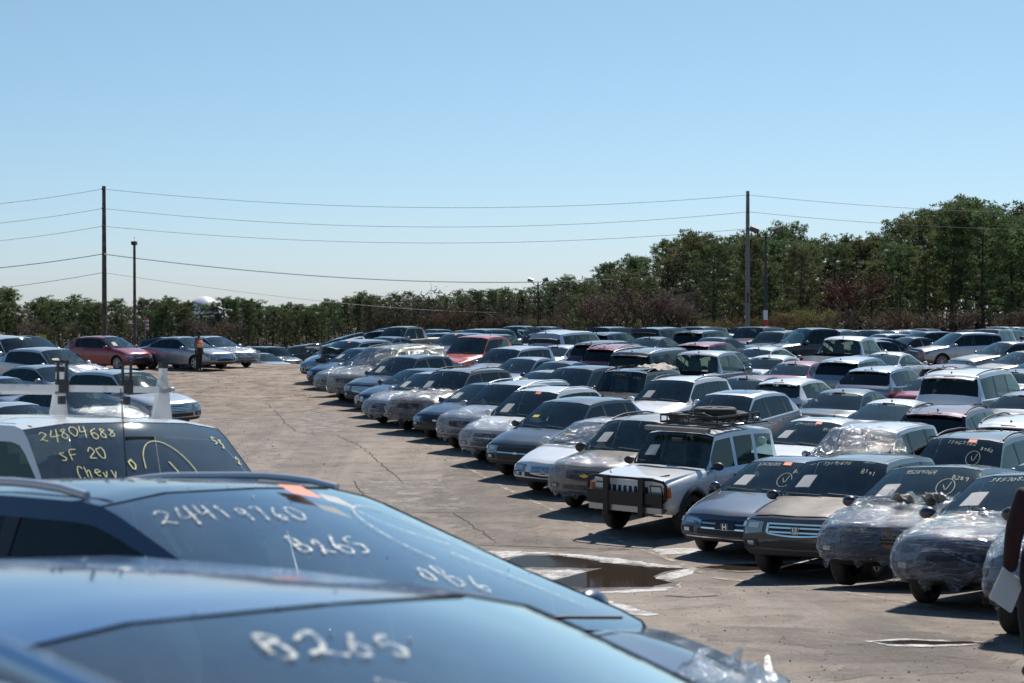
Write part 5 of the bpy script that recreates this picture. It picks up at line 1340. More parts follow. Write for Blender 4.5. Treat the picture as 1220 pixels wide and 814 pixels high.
sheet('puddle', [(608, 667), (628, 663), (668, 664), (702, 669), (735, 674), (770, 677), (815, 679), (792, 683), (778, 689), (802, 696), (780, 700), (728, 703), (700, 704), (664, 704), (640, 701), (662, 693), (694, 684), (720, 678), (690, 678.5), (640, 677), (600, 676)], wt, .009, jag=.05, seed=13)
sheet('mineral_crust', [(685, 714), (720, 716), (760, 727), (786, 734), (770, 736), (730, 731)], crust, .005, jag=.05, seed=14)
sheet('mineral_crust', [(775, 655), (830, 654), (835, 660), (790, 662)], crust, .005, jag=.06, seed=15)
sheet('mineral_crust', [(868, 672), (985, 668), (1000, 677), (960, 684), (880, 682)], crust, .005, jag=.08, seed=16)
sheet('puddle', [(838, 677), (870, 674), (960, 673), (985, 677), (950, 681), (870, 681)], wt, .009, jag=.05, seed=17)
sheet('puddle', [(1040, 767), (1080, 765), (1150, 767), (1185, 769), (1120, 771), (1060, 770)], wt, .009, jag=.05, seed=18)
sheet('mineral_crust', [(1030, 766), (1080, 763), (1190, 768), (1120, 773), (1060, 772)], crust, .0065, jag=.06, seed=19)
# pebbles
mb = MB(); rr = random.Random(8)
for i in range(5200):
    if i < 2600: d = rr.uniform(13, 34); x = rr.uniform(-.20, .34) * d
    else: d = rr.uniform(30, 80); x = rr.uniform(-.25, -.03) * d
    nn = noise.noise(Vector((x * .35, d * .35, 2)))
    if nn < -.05 and rr.random() < .8: continue
    s_ = rr.uniform(.004, .013) * (1 + (d > 40)) * (1.6 if rr.random() < .05 else 1); z = terrain(x, d) if d < 50 else gz(x, d); Mx = Matrix.Rotation(rr.uniform(0, 3), 3, 'Z')
    vs = [Mx @ Vector((s_ * a, s_ * b * .8, s_ * c)) + Vector((x, d, z + .002)) for a, b, c in ((1, 0, 0), (-.2, .9, 0), (-1, .1, 0), (.1, -1, 0), (.2, .1, .8))]
    mb.add(vs, [(0, 1, 4), (1, 2, 4), (2, 3, 4), (3, 0, 4)])
tag(obj('loose_gravel', mb.mesh('gravel'), noisy('gravel', (.05, .045, .04), (.34, .3, .26), 3, .9)), kind='stuff', label='loose grit scattered over the lane')
# wood blocks under the wrapped sedan
for i, (xp, yp) in enumerate(((1176, 718), (1184, 712))):
    x, y = from_px(xp, yp + 3); mb = MB(); mb.box((0, 0, .07), (.06, .09, .14)); o = obj('wood_block', mb.mesh('blk'), M['card']); o.location = (x, y, terrain(x, y)); tag(o, ['thin wooden block standing under the nose of the navy wrapped sedan', 'second wooden block just behind the one under the navy wrapped sedan'][i], 'wood block')
# ------------------------------------------------------------------ poles and wires
wood = noisy('weathered_pole', (.045, .036, .03), (.13, .11, .095), 3, .85)
galv = noisy('grey_pole', (.13, .13, .13), (.22, .21, .2), 3, .7)
dkm = simple('dark_metal', (.04, .04, .045), .5, .4)
def zpx(y, D): return ZC + (HY - y) * D / 2000
def upole(xp, ytop, D, m, label, slots):
    x = px(xp, D); z0 = terrain(x, D); h = zpx(ytop, D) - z0; r = empty('utility_pole', (x, D, z0)); tag(r, label, 'utility pole', 'utility poles')
    mb = MB(); mb.tube([(0, 0, -.5), (0, 0, h * .5), (0, 0, h)], [.21, .18, .135], 14); obj('pole', mb.mesh('pole', 60), m, r)
    for ys_ in slots:
        z = zpx(ys_, D) - z0; mb = MB(); mb.tube([(0, -.1, z), (0, -.34, z + .02)], [.05, .05], 8); mb.ellipsoid((0, -.38, z + .02), (.09, .09, .11), 8, 6); obj('insulator', mb.mesh('ins'), dkm, r)
    mb = MB(); mb.box((0, -.2, h * .33), (.12, .1, .8)); obj('conduit_box', mb.mesh('cb'), dkm, r)
    return x, z0
DL, DR = 130, 132
lx, _ = upole(124.5, 222, DL, wood, 'tall dark wooden utility pole behind the red hatchback', (226, 249, 270, 303, 325))
rx, _ = upole(890.5, 228, DR, galv, 'tall grey utility pole in front of the right hand pines', (233, 253, 273))
def wire(a, b, sag, label, r=.015):
    pts = []
    for i in range(33):
        t = i / 32; p = Vector(a).lerp(Vector(b), t); p.z -= sag * 4 * t * (1 - t); pts.append(p)
    mb = MB(); o = Vector(a); mb.tube([p - o for p in pts], r, 5); w_ = obj('utility_wire', mb.mesh('wire'), simple('wire_metal', (.34, .36, .38), .5, .1)); w_.location = a; tag(w_, label, 'wire', 'utility wires')
nm = ['top', 'second', 'third']
for i, (yl, ymid, yr, y0, y1) in enumerate(((226, 247, 233, 234, 245), (249, 270, 253, 255, 265), (270, 289, 273, 277, 285))):
    zl, zr = zpx(yl, DL), zpx(yr, DR); zm = zpx(ymid + 1, 131)
    wire((lx, DL - .38, zl), (rx, DR - .38, zr), (zl + zr) / 2 - zm, '%s wire strung between the two utility poles' % nm[i])
    wire((px(-520, 118), 118, zpx(yl, 118) + .2), (lx, DL - .38, zl), 1.75, '%s wire running off left from the wooden utility pole' % nm[i])
    if i < 2: wire((rx, DR - .38, zr), (px(1650, 150), 150, zpx(yr, 150)), 1.5, '%s wire running off right from the grey utility pole' % nm[i])
wire((lx, DL - .38, zpx(303, DL)), (px(890, 175), 175, zpx(318, 175)), 1.9, 'thick low cable from the wooden pole towards the twin lamp mast', .04)
wire((px(-520, 118), 118, zpx(303, 118)), (lx, DL - .38, zpx(303, DL)), 1.6, 'thick low cable running off left from the wooden utility pole', .03)
wire((lx, DL - .38, zpx(325, DL)), (px(640, 260), 260, zpx(372, 260)), 1.0, 'lowest thin wire running from the wooden pole down behind the far trees', .02)
wire((px(-520, 118), 118, zpx(330, 118)), (lx, DL - .38, zpx(325, DL)), 1.7, 'lowest thin wire running off left from the wooden utility pole', .02)
def mast(xp, ytop, D, label, kind, sleeve=False, fl=1):
    x = px(xp, D); z0 = terrain(x, D); h = zpx(ytop, D) - z0; r = empty('light_mast', (x, D, z0)); tag(r, label, 'light pole')
    mb = MB(); mb.tube([(0, 0, -.3), (0, 0, h)], [.12, .075] if kind == 2 else [.13, .09], 10); obj('pole', mb.mesh('mp', 60), dkm if kind == 2 else wood, r)
    if kind == 2:
        mb = MB(); mb.tube([(-.55, 0, h + .35), (-.35, 0, h + .05), (0, 0, h - .02), (.35, 0, h + .05), (.55, 0, h + .35)], .045, 8); mb.tube([(0, 0, h), (0, 0, h + .25)], .07, 8); obj('arm', mb.mesh('arm'), dkm, r)
        for sg in (1, -1):
            mb = MB(); mb.box((sg * .72, -.05, h + .50), (.52, .42, .30), 0, Matrix.Rotation(sg * -.35, 3, 'Y') @ Matrix.Rotation(.35, 3, 'X')); lp = obj('floodlight', mb.mesh('fl'), dkm, r)
            mb = MB(); mb.box((sg * .76, -.27, h + .43), (.42, .03, .22), 0, Matrix.Rotation(sg * -.35, 3, 'Y') @ Matrix.Rotation(.35, 3, 'X')); obj('lens', mb.mesh('lens'), M['lampdark'], lp)
    else:
        mb = MB(); mb.box((0, -.05, h + .12), (.34, .5, .26)); obj('lamp_head', mb.mesh('lh'), dkm, r)
        mb = MB(); mb.tube([(0, 0, h + .25), (0, 0, h + .6)], .012, 5); obj('photocell', mb.mesh('pc'), dkm, r)
    if sleeve:
        mb = MB(); mb.tube([(0, 0, 1.4), (0, 0, 2.3)], .135, 12); mb.tube([(0, 0, 2.301), (0, 0, 2.9)], .132, 12, 1); obj('pole_sleeve', mb.mesh('slv'), [simple('red_sleeve', (.45, .04, .03), .6), simple('white_sleeve', (.7, .7, .7), .6)], r)
mast(160.5, 292, 120, 'slim lamp pole with one small head, right of the dark wooden utility pole', 1)
mast(641, 340, 160, 'far lamp mast with twin floodlights in the middle of the photo', 2)
mast(912, 283, 104, 'lamp mast with twin floodlights and a red and white sleeve, beside the grey pole', 2, True)
# white tank dome far behind the left trees
x = px(243, 620); z0 = terrain(x, 620); r = empty('water_tank', (x, 620, z0)); tag(r, 'white water tank dome peeking over the trees on the left', 'water tank')
mb = MB(); mb.ellipsoid((0, 0, zpx(353, 620) - z0 - 9), (7.5, 7.5, 9), 32, 16); obj('tank', mb.mesh('tank', 180), simple('white_tank_paint', (.75, .72, .70), .4), r)
mb = MB(); mb.tube([(0, 0, -1), (0, 0, zpx(352, 620) - z0 - 8)], 1.6, 16); obj('stem', mb.mesh('stem', 60), simple('tank_stem', (.7, .68, .66), .5), r)
# small sign and flag by the red hatchback
x = px(49, 92); z0 = terrain(x, 92); r = empty('lot_sign', (x, 92, z0)); tag(r, 'small faded yellow board on a post left of the red hatchback', 'sign')
mb = MB(); mb.box((0, -.03, zpx(404, 92) - z0), (.55, .04, .45)); obj('board', mb.mesh('bd'), simple('yellow_board', (.45, .30, .03), .7), r)
mb = MB(); mb.tube([(0, 0, 0), (0, 0, zpx(400, 92) - z0)], .03, 6); obj('post', mb.mesh('pst'), dkm, r)
x = px(173, 150); z0 = terrain(x, 150); r = empty('flag_pole', (x, 150, z0)); tag(r, 'thin pale pole with a hanging striped flag behind the silver sedan', 'flag pole')
mb = MB(); mb.tube([(0, 0, 0), (0, 0, zpx(376, 150) - z0)], .05, 8); obj('pole', mb.mesh('fp'), galv, r)
mb = MB()
for i in range(7): mb.box((.16 + .03 * (i % 2), 0, zpx(378, 150) - z0 - .15 - i * .17), (.26, .06, .165), i % 2)
obj('flag', mb.mesh('flag'), [simple('flag_red', (.35, .05, .06), .7), simple('flag_white', (.5, .5, .55), .7)], r)
# ------------------------------------------------------------------ trees
def leaf_mat(name, c1, c2, c3):
    m, nt, b, o = mat(name); oi = N(nt, 'ShaderNodeObjectInfo'); tc = N(nt, 'ShaderNodeTexCoord'); n = noise_n(nt, .55, 4, .6, tc.outputs['Object'])
    r = ramp(nt, n.outputs[0], [(.33, c1), (.5, c2), (.68, c3)])
    hs = N(nt, 'ShaderNodeHueSaturation'); mr = N(nt, 'ShaderNodeMapRange'); mr.inputs[3].default_value = .75; mr.inputs[4].default_value = 1.25; nt.links.new(oi.outputs['Random'], mr.inputs[0]); nt.links.new(mr.outputs[0], hs.inputs['Value'])
    mr2 = N(nt, 'ShaderNodeMapRange'); mr2.inputs[3].default_value = .485; mr2.inputs[4].default_value = .51; nt.links.new(oi.outputs['Random'], mr2.inputs[0]); nt.links.new(mr2.outputs[0], hs.inputs['Hue'])
    nt.links.new(r.outputs[0], hs.inputs['Color']); nt.links.new(hs.outputs[0], b.inputs['Base Color']); b.inputs['Roughness'].default_value = .7; b.inputs['Specular IOR Level'].default_value = .25
    tl = N(nt, 'ShaderNodeBsdfTranslucent'); nt.links.new(hs.outputs[0], tl.inputs[0]); mx = N(nt, 'ShaderNodeMixShader'); mx.inputs[0].default_value = .40
    nt.links.new(b.outputs[0], mx.inputs[1]); nt.links.new(tl.outputs[0], mx.inputs[2]); nt.links.new(mx.outputs[0], o.inputs[0]); return m
needle = leaf_mat('pine_needles', (.055, .088, .038), (.092, .135, .052), (.155, .19, .075))
needle2 = leaf_mat('olive_needles', (.075, .085, .038), (.115, .125, .052), (.17, .165, .075))
twig = leaf_mat('bare_twigs', (.10, .08, .065), (.15, .115, .092), (.20, .15, .12))
spring = leaf_mat('spring_buds', (.09, .085, .03), (.14, .125, .045), (.19, .155, .06))
reddish = leaf_mat('russet_buds', (.10, .05, .035), (.15, .080, .055), (.19, .11, .075))
bark = noisy('pine_bark', (.03, .024, .02), (.09, .07, .058), 4, .9)
def pine(seed, h=12.0, wide=2.6, low=.30):
    rr = random.Random(seed); tk = MB(); cr = MB(); lean = rr.uniform(-.4, .4)
    P0 = lambda t: Vector((lean * t * t, .2 * math.sin(t * 4 + seed), h * t))
    tk.tube([P0(i / 9) for i in range(10)], [lerp(.20, .03, (i / 9)) for i in range(10)], 8)
    def tuft(p, s_, n=9):
        for _ in range(n):
            d = Vector((rr.gauss(0, 1), rr.gauss(0, 1), rr.gauss(.45, .8))).normalized(); q = p + d * s_ * rr.uniform(.1, .5); e = q + d * s_ * rr.uniform(.45, 1.0); sd = d.cross(Vector((rr.gauss(0, 1), rr.gauss(0, 1), rr.gauss(0, 1)))).normalized() * s_ * rr.uniform(.10, .24)
            o = len(cr.v); cr.v += [tuple(q - sd), tuple(q + sd), tuple(e)]; cr.f.append((o, o + 1, o + 2)); cr.m.append(0)
    nl = 46
    for k in range(nl):
        t = low + (1 - low) * ((k + .5) / nl) ** .85 * .99; base = P0(t); a = k * 2.4 + rr.uniform(-.5, .5)
        prof = math.sin(PI * clamp(.20 + .80 * (t - low) / (1 - low)) ** 1.15) ** .7 if t < .97 else .35
        ln = wide * (.35 + .65 * prof) * rr.uniform(.55, 1.15); up = lerp(-.05, .65, (t - low) / (1 - low)) + rr.uniform(-.1, .2)
        pts = [base + Vector((math.cos(a) * ln * s_, math.sin(a) * ln * s_, ln * up * s_ ** 1.3 + .18 * math.sin(s_ * 5 + k))) for s_ in (0, .3, .6, 1)]
        tk.tube(pts, [.05 * (1 - t) + .025, .03, .02, .008], 5, cap=False)
        for s_ in (.55, .72, .88, 1.0):
            i = min(2, int(s_ * 3)); p = pts[0].lerp(pts[3], min(1, s_)); p.z = lerp(pts[i].z, pts[i + 1].z, clamp(s_ * 3 - i)) 
            q_ = p + Vector((rr.gauss(0, .35), rr.gauss(0, .35), rr.gauss(.08, .15)))
            for _ in range(5): tuft(q_ + Vector((rr.gauss(0, .24), rr.gauss(0, .24), rr.gauss(0, .11))), rr.uniform(.26, .40), 10)
    for _ in range(10): tuft(P0(1) + Vector((rr.gauss(0, .25), rr.gauss(0, .25), rr.gauss(-.15, .25))), .36, 10)
    return tk.mesh('trunk', 60), cr.mesh('crown')
def bare(seed, h=8.0, n0=7, leaf=0, spread=.5):
    rr = random.Random(seed); tk = MB(); cr = MB()
    def grow(p, d, ln, rad, lv):
        q = p + d * ln; m_ = p + d * ln * .5 + Vector((rr.gauss(0, .05), rr.gauss(0, .05), 0)) * ln
        (tk if lv < 2 else cr).tube([p, m_, q], [rad, rad * .8, rad * .6], 5 if lv < 2 else 3, cap=False)
        if lv >= 4:
            for _ in range(leaf):
                c = q + Vector((rr.gauss(0, .2), rr.gauss(0, .2), rr.gauss(0, .2))); sd = Vector((rr.gauss(0, 1), rr.gauss(0, 1), rr.gauss(0, 1))).normalized() * rr.uniform(.05, .10); up_ = Vector((rr.gauss(0, 1), rr.gauss(0, 1), rr.gauss(0, 1))).normalized() * .10
                o = len(cr.v); cr.v += [tuple(c - sd), tuple(c + sd), tuple(c + up_)]; cr.f.append((o, o + 1, o + 2)); cr.m.append(0)
            return
        for _ in range(3 if lv < 3 else 4):
            nd = (d + Vector((rr.gauss(0, spread), rr.gauss(0, spread), rr.gauss(.10, .25)))).normalized(); grow(p + d * ln * rr.uniform(.55, 1), nd, ln * rr.uniform(.58, .8), rad * .58, lv + 1)
    for _ in range(n0 if n0 < 4 else 3):
        grow(Vector((rr.gauss(0, .15), rr.gauss(0, .15), 0)), Vector((rr.gauss(0, .16), rr.gauss(0, .16), 1)).normalized(), h * .34, h * .012 + .02, 0)
    return tk.mesh('trunk'), cr.mesh('crown')
PV = [pine(s, 12, w_, lw) for s, w_, lw in ((1, 2.6, .22), (2, 2.2, .30), (3, 3.0, .20), (4, 2.4, .34), (5, 2.8, .26), (6, 2.1, .18))]
BV = [bare(11, 8, 2, 2), bare(12, 8, 3, 3, .55), bare(13, 8, 3, 2, .45)]
SV = [bare(21, 8, 3, 7, .6), bare(22, 8, 3, 8, .65)]
TREES = []
def tree(kind, x, y, h, col=None, zone=''):
    rr = TR
    if kind == 'pine': tkm, crm = rr.choice(PV); s_ = h / 12; m = col or needle; nm_, cat = 'pine_tree', 'pine tree'
    elif kind == 'bare': tkm, crm = rr.choice(BV); s_ = h / 8; m = col or twig; nm_, cat = 'bare_tree', 'bare tree'
    else: tkm, crm = rr.choice(SV); s_ = h / 8; m = col or spring; nm_, cat = 'budding_tree', 'budding tree'
    r = empty(nm_, (x, y, terrain(x, y) - .05)); r.scale = (s_ * rr.uniform(.9, 1.15), s_ * rr.uniform(.9, 1.15), s_); r.rotation_euler = (0, 0, rr.uniform(0, 6.28))
    if len(tkm.materials) == 0: tkm.materials.append(bark)
    if len(crm.materials) == 0: crm.materials.append(None)
    a = bpy.data.objects.new('trunk', tkm); C.objects.link(a); a.parent = r
    b = bpy.data.objects.new('crown', crm); C.objects.link(b); b.parent = r; b.material_slots[0].link = 'OBJECT'; b.material_slots[0].material = m
    TREES.append((r, kind, m, cat, zone, CX + 2000 * x / y, h))
TR = random.Random(77)
# height of the tree line in the picture by x
SKY = [(-60, 352), (10, 350), (30, 362), (80, 362), (120, 364), (160, 366), (200, 358), (230, 366), (270, 362), (300, 362), (320, 370), (340, 368), (360, 370), (400, 362), (430, 356), (460, 358), (480, 352), (505, 362), (540, 355), (565, 352), (590, 350), (620, 350), (650, 346), (680, 334), (700, 336), (715, 318), (745, 305), (770, 308), (800, 286), (830, 274), (860, 278), (880, 284), (905, 280), (930, 274), (950, 270), (975, 292), (1000, 284), (1030, 275), (1060, 280), (1085, 262), (1110, 250), (1130, 242), (1160, 243), (1185, 252), (1200, 262), (1215, 250), (1280, 245)]
def line(x0, x1, D0, D1, step, zone, jit, frac=(.86, 1.03), mix=.0):
    xp = x0
    while xp < x1:
        D = lerp(D0, D1, (xp - x0) / (x1 - x0)) + TR.uniform(-jit, jit); x = px(xp, D); top = pl(SKY, xp) + (-5 if xp < 680 else 4); h = (zpx(top, D) - terrain(x, D)) * TR.uniform(*frac)
        k = 'pine'; c = None
        if TR.random() < mix: k = 'bare'; c = TR.choice([twig, reddish, twig])
        elif TR.random() < .25: c = needle2
        tree(k, x, D, h * (.98 if k == 'pine' else .92), c, zone); xp += step * TR.uniform(.75, 1.25)
line(690, 1290, 150, 158, 33, 'front of right hand wood', 3, (.70, 1.04), .14)
line(700, 1300, 166, 172, 32, 'second rank of right hand wood', 3, (.84, 1.06))
line(690, 1300, 182, 188, 34, 'back of right hand wood', 3, (.94, 1.04))
line(700, 1300, 198, 204, 30, 'rearmost of right hand wood', 3, (.95, 1.03))
line(440, 700, 290, 200, 17, 'middle line behind orange pickup', 5, (.85, 1.0), 0)
line(430, 710, 310, 215, 17, 'back of middle line', 5, (.93, 1.04))
line(-40, 450, 330, 315, 15, 'front of far left line', 6, (.78, .98), .38)
line(-40, 450, 352, 338, 14, 'back of far left line', 6, (.9, 1.05), .1)
line(-40, 450, 372, 360, 16, 'last rank of far left line', 6, (.88, 1.0), .15)
for i, (xp, D, h, k, c) in enumerate([(700, 141, 6.5, 'bare', reddish), (722, 140, 7.5, 'bare', twig), (745, 138, 8.5, 'bare', twig), (768, 141, 8.2, 'bare', reddish), (790, 138, 7.6, 'bare', twig), (812, 141, 6.4, 'bare', twig), (845, 136, 4.0, 'spring', spring), (862, 138, 4.2, 'spring', spring), (880, 137, 3.6, 'bare', reddish), (905, 138, 4.4, 'spring', spring), (925, 136, 4.8, 'bare', reddish), (945, 137, 5.2, 'spring', spring), (968, 138, 5.6, 'spring', spring), (990, 140, 5.0, 'bare', twig), (1015, 138, 5.2, 'bare', twig), (1045, 140, 4.8, 'bare', twig), (1075, 139, 5.4, 'bare', reddish), (1110, 140, 5.0, 'bare', twig), (1150, 140, 5.4, 'bare', twig), (1190, 140, 5.0, 'bare', twig), (1225, 140, 5.6, 'bare', twig),
     (540, 190, 6.4, 'bare', reddish), (522, 192, 5.0, 'bare', reddish), (556, 188, 6.6, 'bare', reddish), (640, 178, 4.2, 'spring', spring), (662, 170, 5.0, 'bare', twig), (620, 182, 4.6, 'bare', twig), (590, 186, 5.0, 'bare', twig), (600, 240, 7.5, 'bare', twig)]):
    tree(k, px(xp, D), D, h * .82, c, 'brush in front of the pines')
MW = {needle: 'dark green', needle2: 'olive green', twig: 'grey brown', reddish: 'russet', spring: 'yellow green'}
for z in sorted({t[4] for t in TREES}):
    for kind in ('pine', 'bare', 'spring'):
        for m in MW:
            g_ = sorted([t for t in TREES if t[4] == z and t[1] == kind and t[2] == m], key=lambda t: t[5])
            for i, t in enumerate(g_):
                word = {'pine': 'pine', 'bare': 'leafless tree', 'spring': 'budding tree'}[kind]
                tag(t[0], '%s %s, %s from left of its colour, %s' % (MW[m], word, ORD[i], z), t[3], {'pine': 'pines round the lot', 'bare': 'leafless trees round the lot', 'spring': 'budding trees round the lot'}[kind])
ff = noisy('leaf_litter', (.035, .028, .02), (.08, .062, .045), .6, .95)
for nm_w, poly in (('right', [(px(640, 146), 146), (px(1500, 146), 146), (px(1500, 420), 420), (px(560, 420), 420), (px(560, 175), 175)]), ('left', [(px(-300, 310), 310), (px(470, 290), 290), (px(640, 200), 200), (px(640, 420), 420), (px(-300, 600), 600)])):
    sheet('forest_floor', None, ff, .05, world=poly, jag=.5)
# dark undergrowth mass behind the trunks
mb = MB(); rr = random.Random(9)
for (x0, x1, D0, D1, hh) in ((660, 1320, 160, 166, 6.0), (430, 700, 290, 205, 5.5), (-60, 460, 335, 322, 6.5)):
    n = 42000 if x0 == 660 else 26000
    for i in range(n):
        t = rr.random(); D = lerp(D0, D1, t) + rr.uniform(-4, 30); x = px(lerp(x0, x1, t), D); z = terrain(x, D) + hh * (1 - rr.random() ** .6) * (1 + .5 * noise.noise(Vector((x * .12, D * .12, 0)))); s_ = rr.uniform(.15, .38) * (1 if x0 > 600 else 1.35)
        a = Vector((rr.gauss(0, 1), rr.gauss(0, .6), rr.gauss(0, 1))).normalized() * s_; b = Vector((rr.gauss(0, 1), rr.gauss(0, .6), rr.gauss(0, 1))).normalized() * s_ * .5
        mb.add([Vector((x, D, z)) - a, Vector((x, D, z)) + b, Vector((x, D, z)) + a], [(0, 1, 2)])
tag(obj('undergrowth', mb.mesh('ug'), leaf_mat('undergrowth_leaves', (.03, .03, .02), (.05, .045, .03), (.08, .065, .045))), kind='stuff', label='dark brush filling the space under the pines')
# ------------------------------------------------------------------ people
def skin_mesh(verts, edges, radii, root=0, sub=2):
    me = bpy.data.meshes.new('sk'); me.from_pydata(verts, edges, []); o = bpy.data.objects.new('sk', me); C.objects.link(o)
    md = o.modifiers.new('s', 'SKIN'); md.use_smooth_shade = True
    for i, r_ in enumerate(radii): o.data.skin_vertices[0].data[i].radius = (r_, r_) if not isinstance(r_, tuple) else r_; o.data.skin_vertices[0].data[i].use_root = (i == root)
    s_ = o.modifiers.new('u', 'SUBSURF'); s_.levels = sub; s_.render_levels = sub
    dg = bpy.context.evaluated_depsgraph_get(); dg.update(); out = bpy.data.meshes.new_from_object(o.evaluated_get(dg)); bpy.data.objects.remove(o); finish(out, 180); return out
def person(name, x, y, face, pose, cols, label, sc=1.0, hair=True, vest=False):
    """one continuous body by material zones; clothing as separate shells"""
    r = empty(name, (x, y, terrain(x, y))); r.scale = (sc, sc, sc); r.rotation_euler = (0, 0, face); tag(r, label, 'person')
    J = dict(pose); skin = simple('skin_' + name + str(len(bpy.data.objects)), cols['skin'], .55)
    def chain(names, rad, m, nm, sub=2, par=r, extra=()):
        idx = {}; vs = []; rs = []; es = []
        for c_ in names:
            prev = None
            for n_ in c_:
                if n_ not in idx: idx[n_] = len(vs); vs.append(J[n_]); rs.append(rad[n_])
                if prev is not None: es.append((idx[prev], idx[n_]))
                prev = n_
        return obj(nm, skin_mesh(vs, es, rs, 0, sub), m, par)
    rad = dict(pelvis=(.155, .11), waist=(.135, .095), chest=(.175, .12), neckb=(.09, .08), neck=.055, headc=(.078, .09), headt=(.07, .085), shl=.075, shr=.075, ell=.045, elr=.045, wrl=.03, wrr=.03, hal=.03, har=.03,
               hipl=.10, hipr=.10, knl=.06, knr=.06, anl=.042, anr=.042, tol=.035, tor=.035)
    body = chain([('pelvis', 'waist', 'chest', 'neckb', 'neck', 'headc', 'headt'), ('chest', 'shl', 'ell', 'wrl'), ('chest', 'shr', 'elr', 'wrr'), ('pelvis', 'hipl', 'knl', 'anl', 'tol'), ('pelvis', 'hipr', 'knr', 'anr', 'tor')], rad, skin, 'body')
    grow = lambda ks, d: {k: tuple(q + d for q in rad[k]) if isinstance(rad[k], tuple) else rad[k] + d for k in ks}
    tr = grow(['pelvis', 'hipl', 'hipr', 'knl', 'knr', 'anl', 'anr', 'waist'], .028); tr['anl'] = tr['anr'] = .062
    chain([('pelvis', 'waist'), ('pelvis', 'hipl', 'knl', 'anl'), ('pelvis', 'hipr', 'knr', 'anr')], tr, simple('trousers_' + name, cols['legs'], .85), 'trousers')
    sh = grow(['pelvis', 'waist', 'chest', 'neckb', 'shl', 'shr', 'ell', 'elr', 'wrl', 'wrr'], .026); sh['pelvis'] = (.17, .125)
    chain([('chest', 'waist', 'pelvis'), ('chest', 'neckb'), ('chest', 'shl', 'ell', 'wrl'), ('chest', 'shr', 'elr', 'wrr')], sh, noisy('jacket_' + name, tuple(c * .8 for c in cols['top']), cols['top'], 9, .85), 'jacket')
    bt = {'anl': .058, 'anr': .058, 'tol': .05, 'tor': .05}
    chain([('anl', 'tol')], bt, M['rubber'], 'shoe'); chain([('anr', 'tor')], bt, M['rubber'], 'shoe')
    if vest:
        vr = dict(pelvis=(.185, .145), waist=(.19, .155), chest=(.235, .185), neckb=(.13, .11), shl=.12, shr=.12)
        v_ = chain([('chest', 'waist', 'pelvis'), ('chest', 'neckb'), ('chest', 'shl'), ('chest', 'shr')], vr, simple('safety_orange', (1.0, .24, .06), .6), 'safety_vest', 2)
        hc = Vector(J['chest']); 
        mb = MB(); mb.lathe([(.222, -.03), (.222, .03)], 20, 0, 'z', (0, 0, 0)); 
        for i, q in enumerate(mb.v): mb.v[i] = (q[0] * .80 + hc.x, q[1] * 1.02 + hc.y, q[2] + hc.z - .16)
        obj('reflective_band', mb.mesh('band', 180), simple('reflective_tape', (.6, .62, .5), .4), v_)
    # head details
    hc = (Vector(J['headc']) + Vector(J['headt'])) / 2; 
    mb = MB(); mb.ellipsoid((hc.x - .012, hc.y, hc.z + .035), (.112, .095, .115), 18, 12); 
    mb.v = [v if True else v for v in mb.v]; hh = obj('hair', mb.mesh('hair', 180), simple('hair_' + name, cols['hair'], .8), r)
    mb = MB(); mb.add([(hc.x + .105, hc.y - .016, hc.z - .02), (hc.x + .105, hc.y + .016, hc.z - .02), (hc.x + .13, hc.y, hc.z - .025), (hc.x + .10, hc.y, hc.z + .025)], [(0, 2, 3), (2, 1, 3), (0, 1, 2)]); obj('nose', mb.mesh('nose'), skin, r)
    for sg in (1, -1):
        mb = MB(); mb.ellipsoid((hc.x + .088, hc.y + sg * .032, hc.z + .01), (.012, .015, .009), 8, 6); obj('eye', mb.mesh('eye'), M['rubber'], r)
        mb = MB(); mb.ellipsoid((hc.x, hc.y + sg * .092, hc.z - .005), (.022, .012, .034), 8, 6); obj('ear', mb.mesh('ear'), skin, r)
    # hands: palm with five bent fingers
    for s_, wr, ha in (('l', 'wrl', 'hal'), ('r', 'wrr', 'har')):
        w_ = Vector(J[wr]); h_ = Vector(J[ha]); d = (h_ - w_).normalized(); side = Vector(J.get('side' + s_, (1, 0, 0))); side = (side - d * side.dot(d)).normalized(); nrm = d.cross(side) * (1 if s_ == 'l' else -1)
        vs = [w_ - d * .03, w_ + d * .035, w_ + d * .075]; rs = [(.026, .026), (.036, .022), (.038, .020)]; es = [(0, 1), (1, 2)]
        curl = J.get('curl' + s_, .5)
        for k, (o_, ln) in enumerate(((.030, .072), (.011, .080), (-.009, .075), (-.027, .058))):
            b0 = w_ + d * .085 + side * o_; b1 = b0 + (d * math.cos(curl * .5) + nrm * math.sin(curl * .5)) * ln * .5; b2 = b1 + (d * math.cos(curl * 1.6) + nrm * math.sin(curl * 1.6)) * ln * .5
            n0 = len(vs); vs += [b0, b1, b2]; rs += [(.0105, .0105), (.009, .009), (.0075, .0075)]; es += [(2, n0), (n0, n0 + 1), (n0 + 1, n0 + 2)]
        n0 = len(vs); t0 = w_ + d * .03 + side * .035; t1 = t0 + (d * .7 + side * .6 + nrm * .3).normalized() * .035; t2 = t1 + (d * .85 + side * .1 + nrm * .5).normalized() * .032
        vs += [t0, t1, t2]; rs += [(.013, .013), (.011, .011), (.009, .009)]; es += [(1, n0), (n0, n0 + 1), (n0 + 1, n0 + 2)]
        obj('hand', skin_mesh([tuple(v) for v in vs], es, rs, 1, 1), skin, r)
    return r
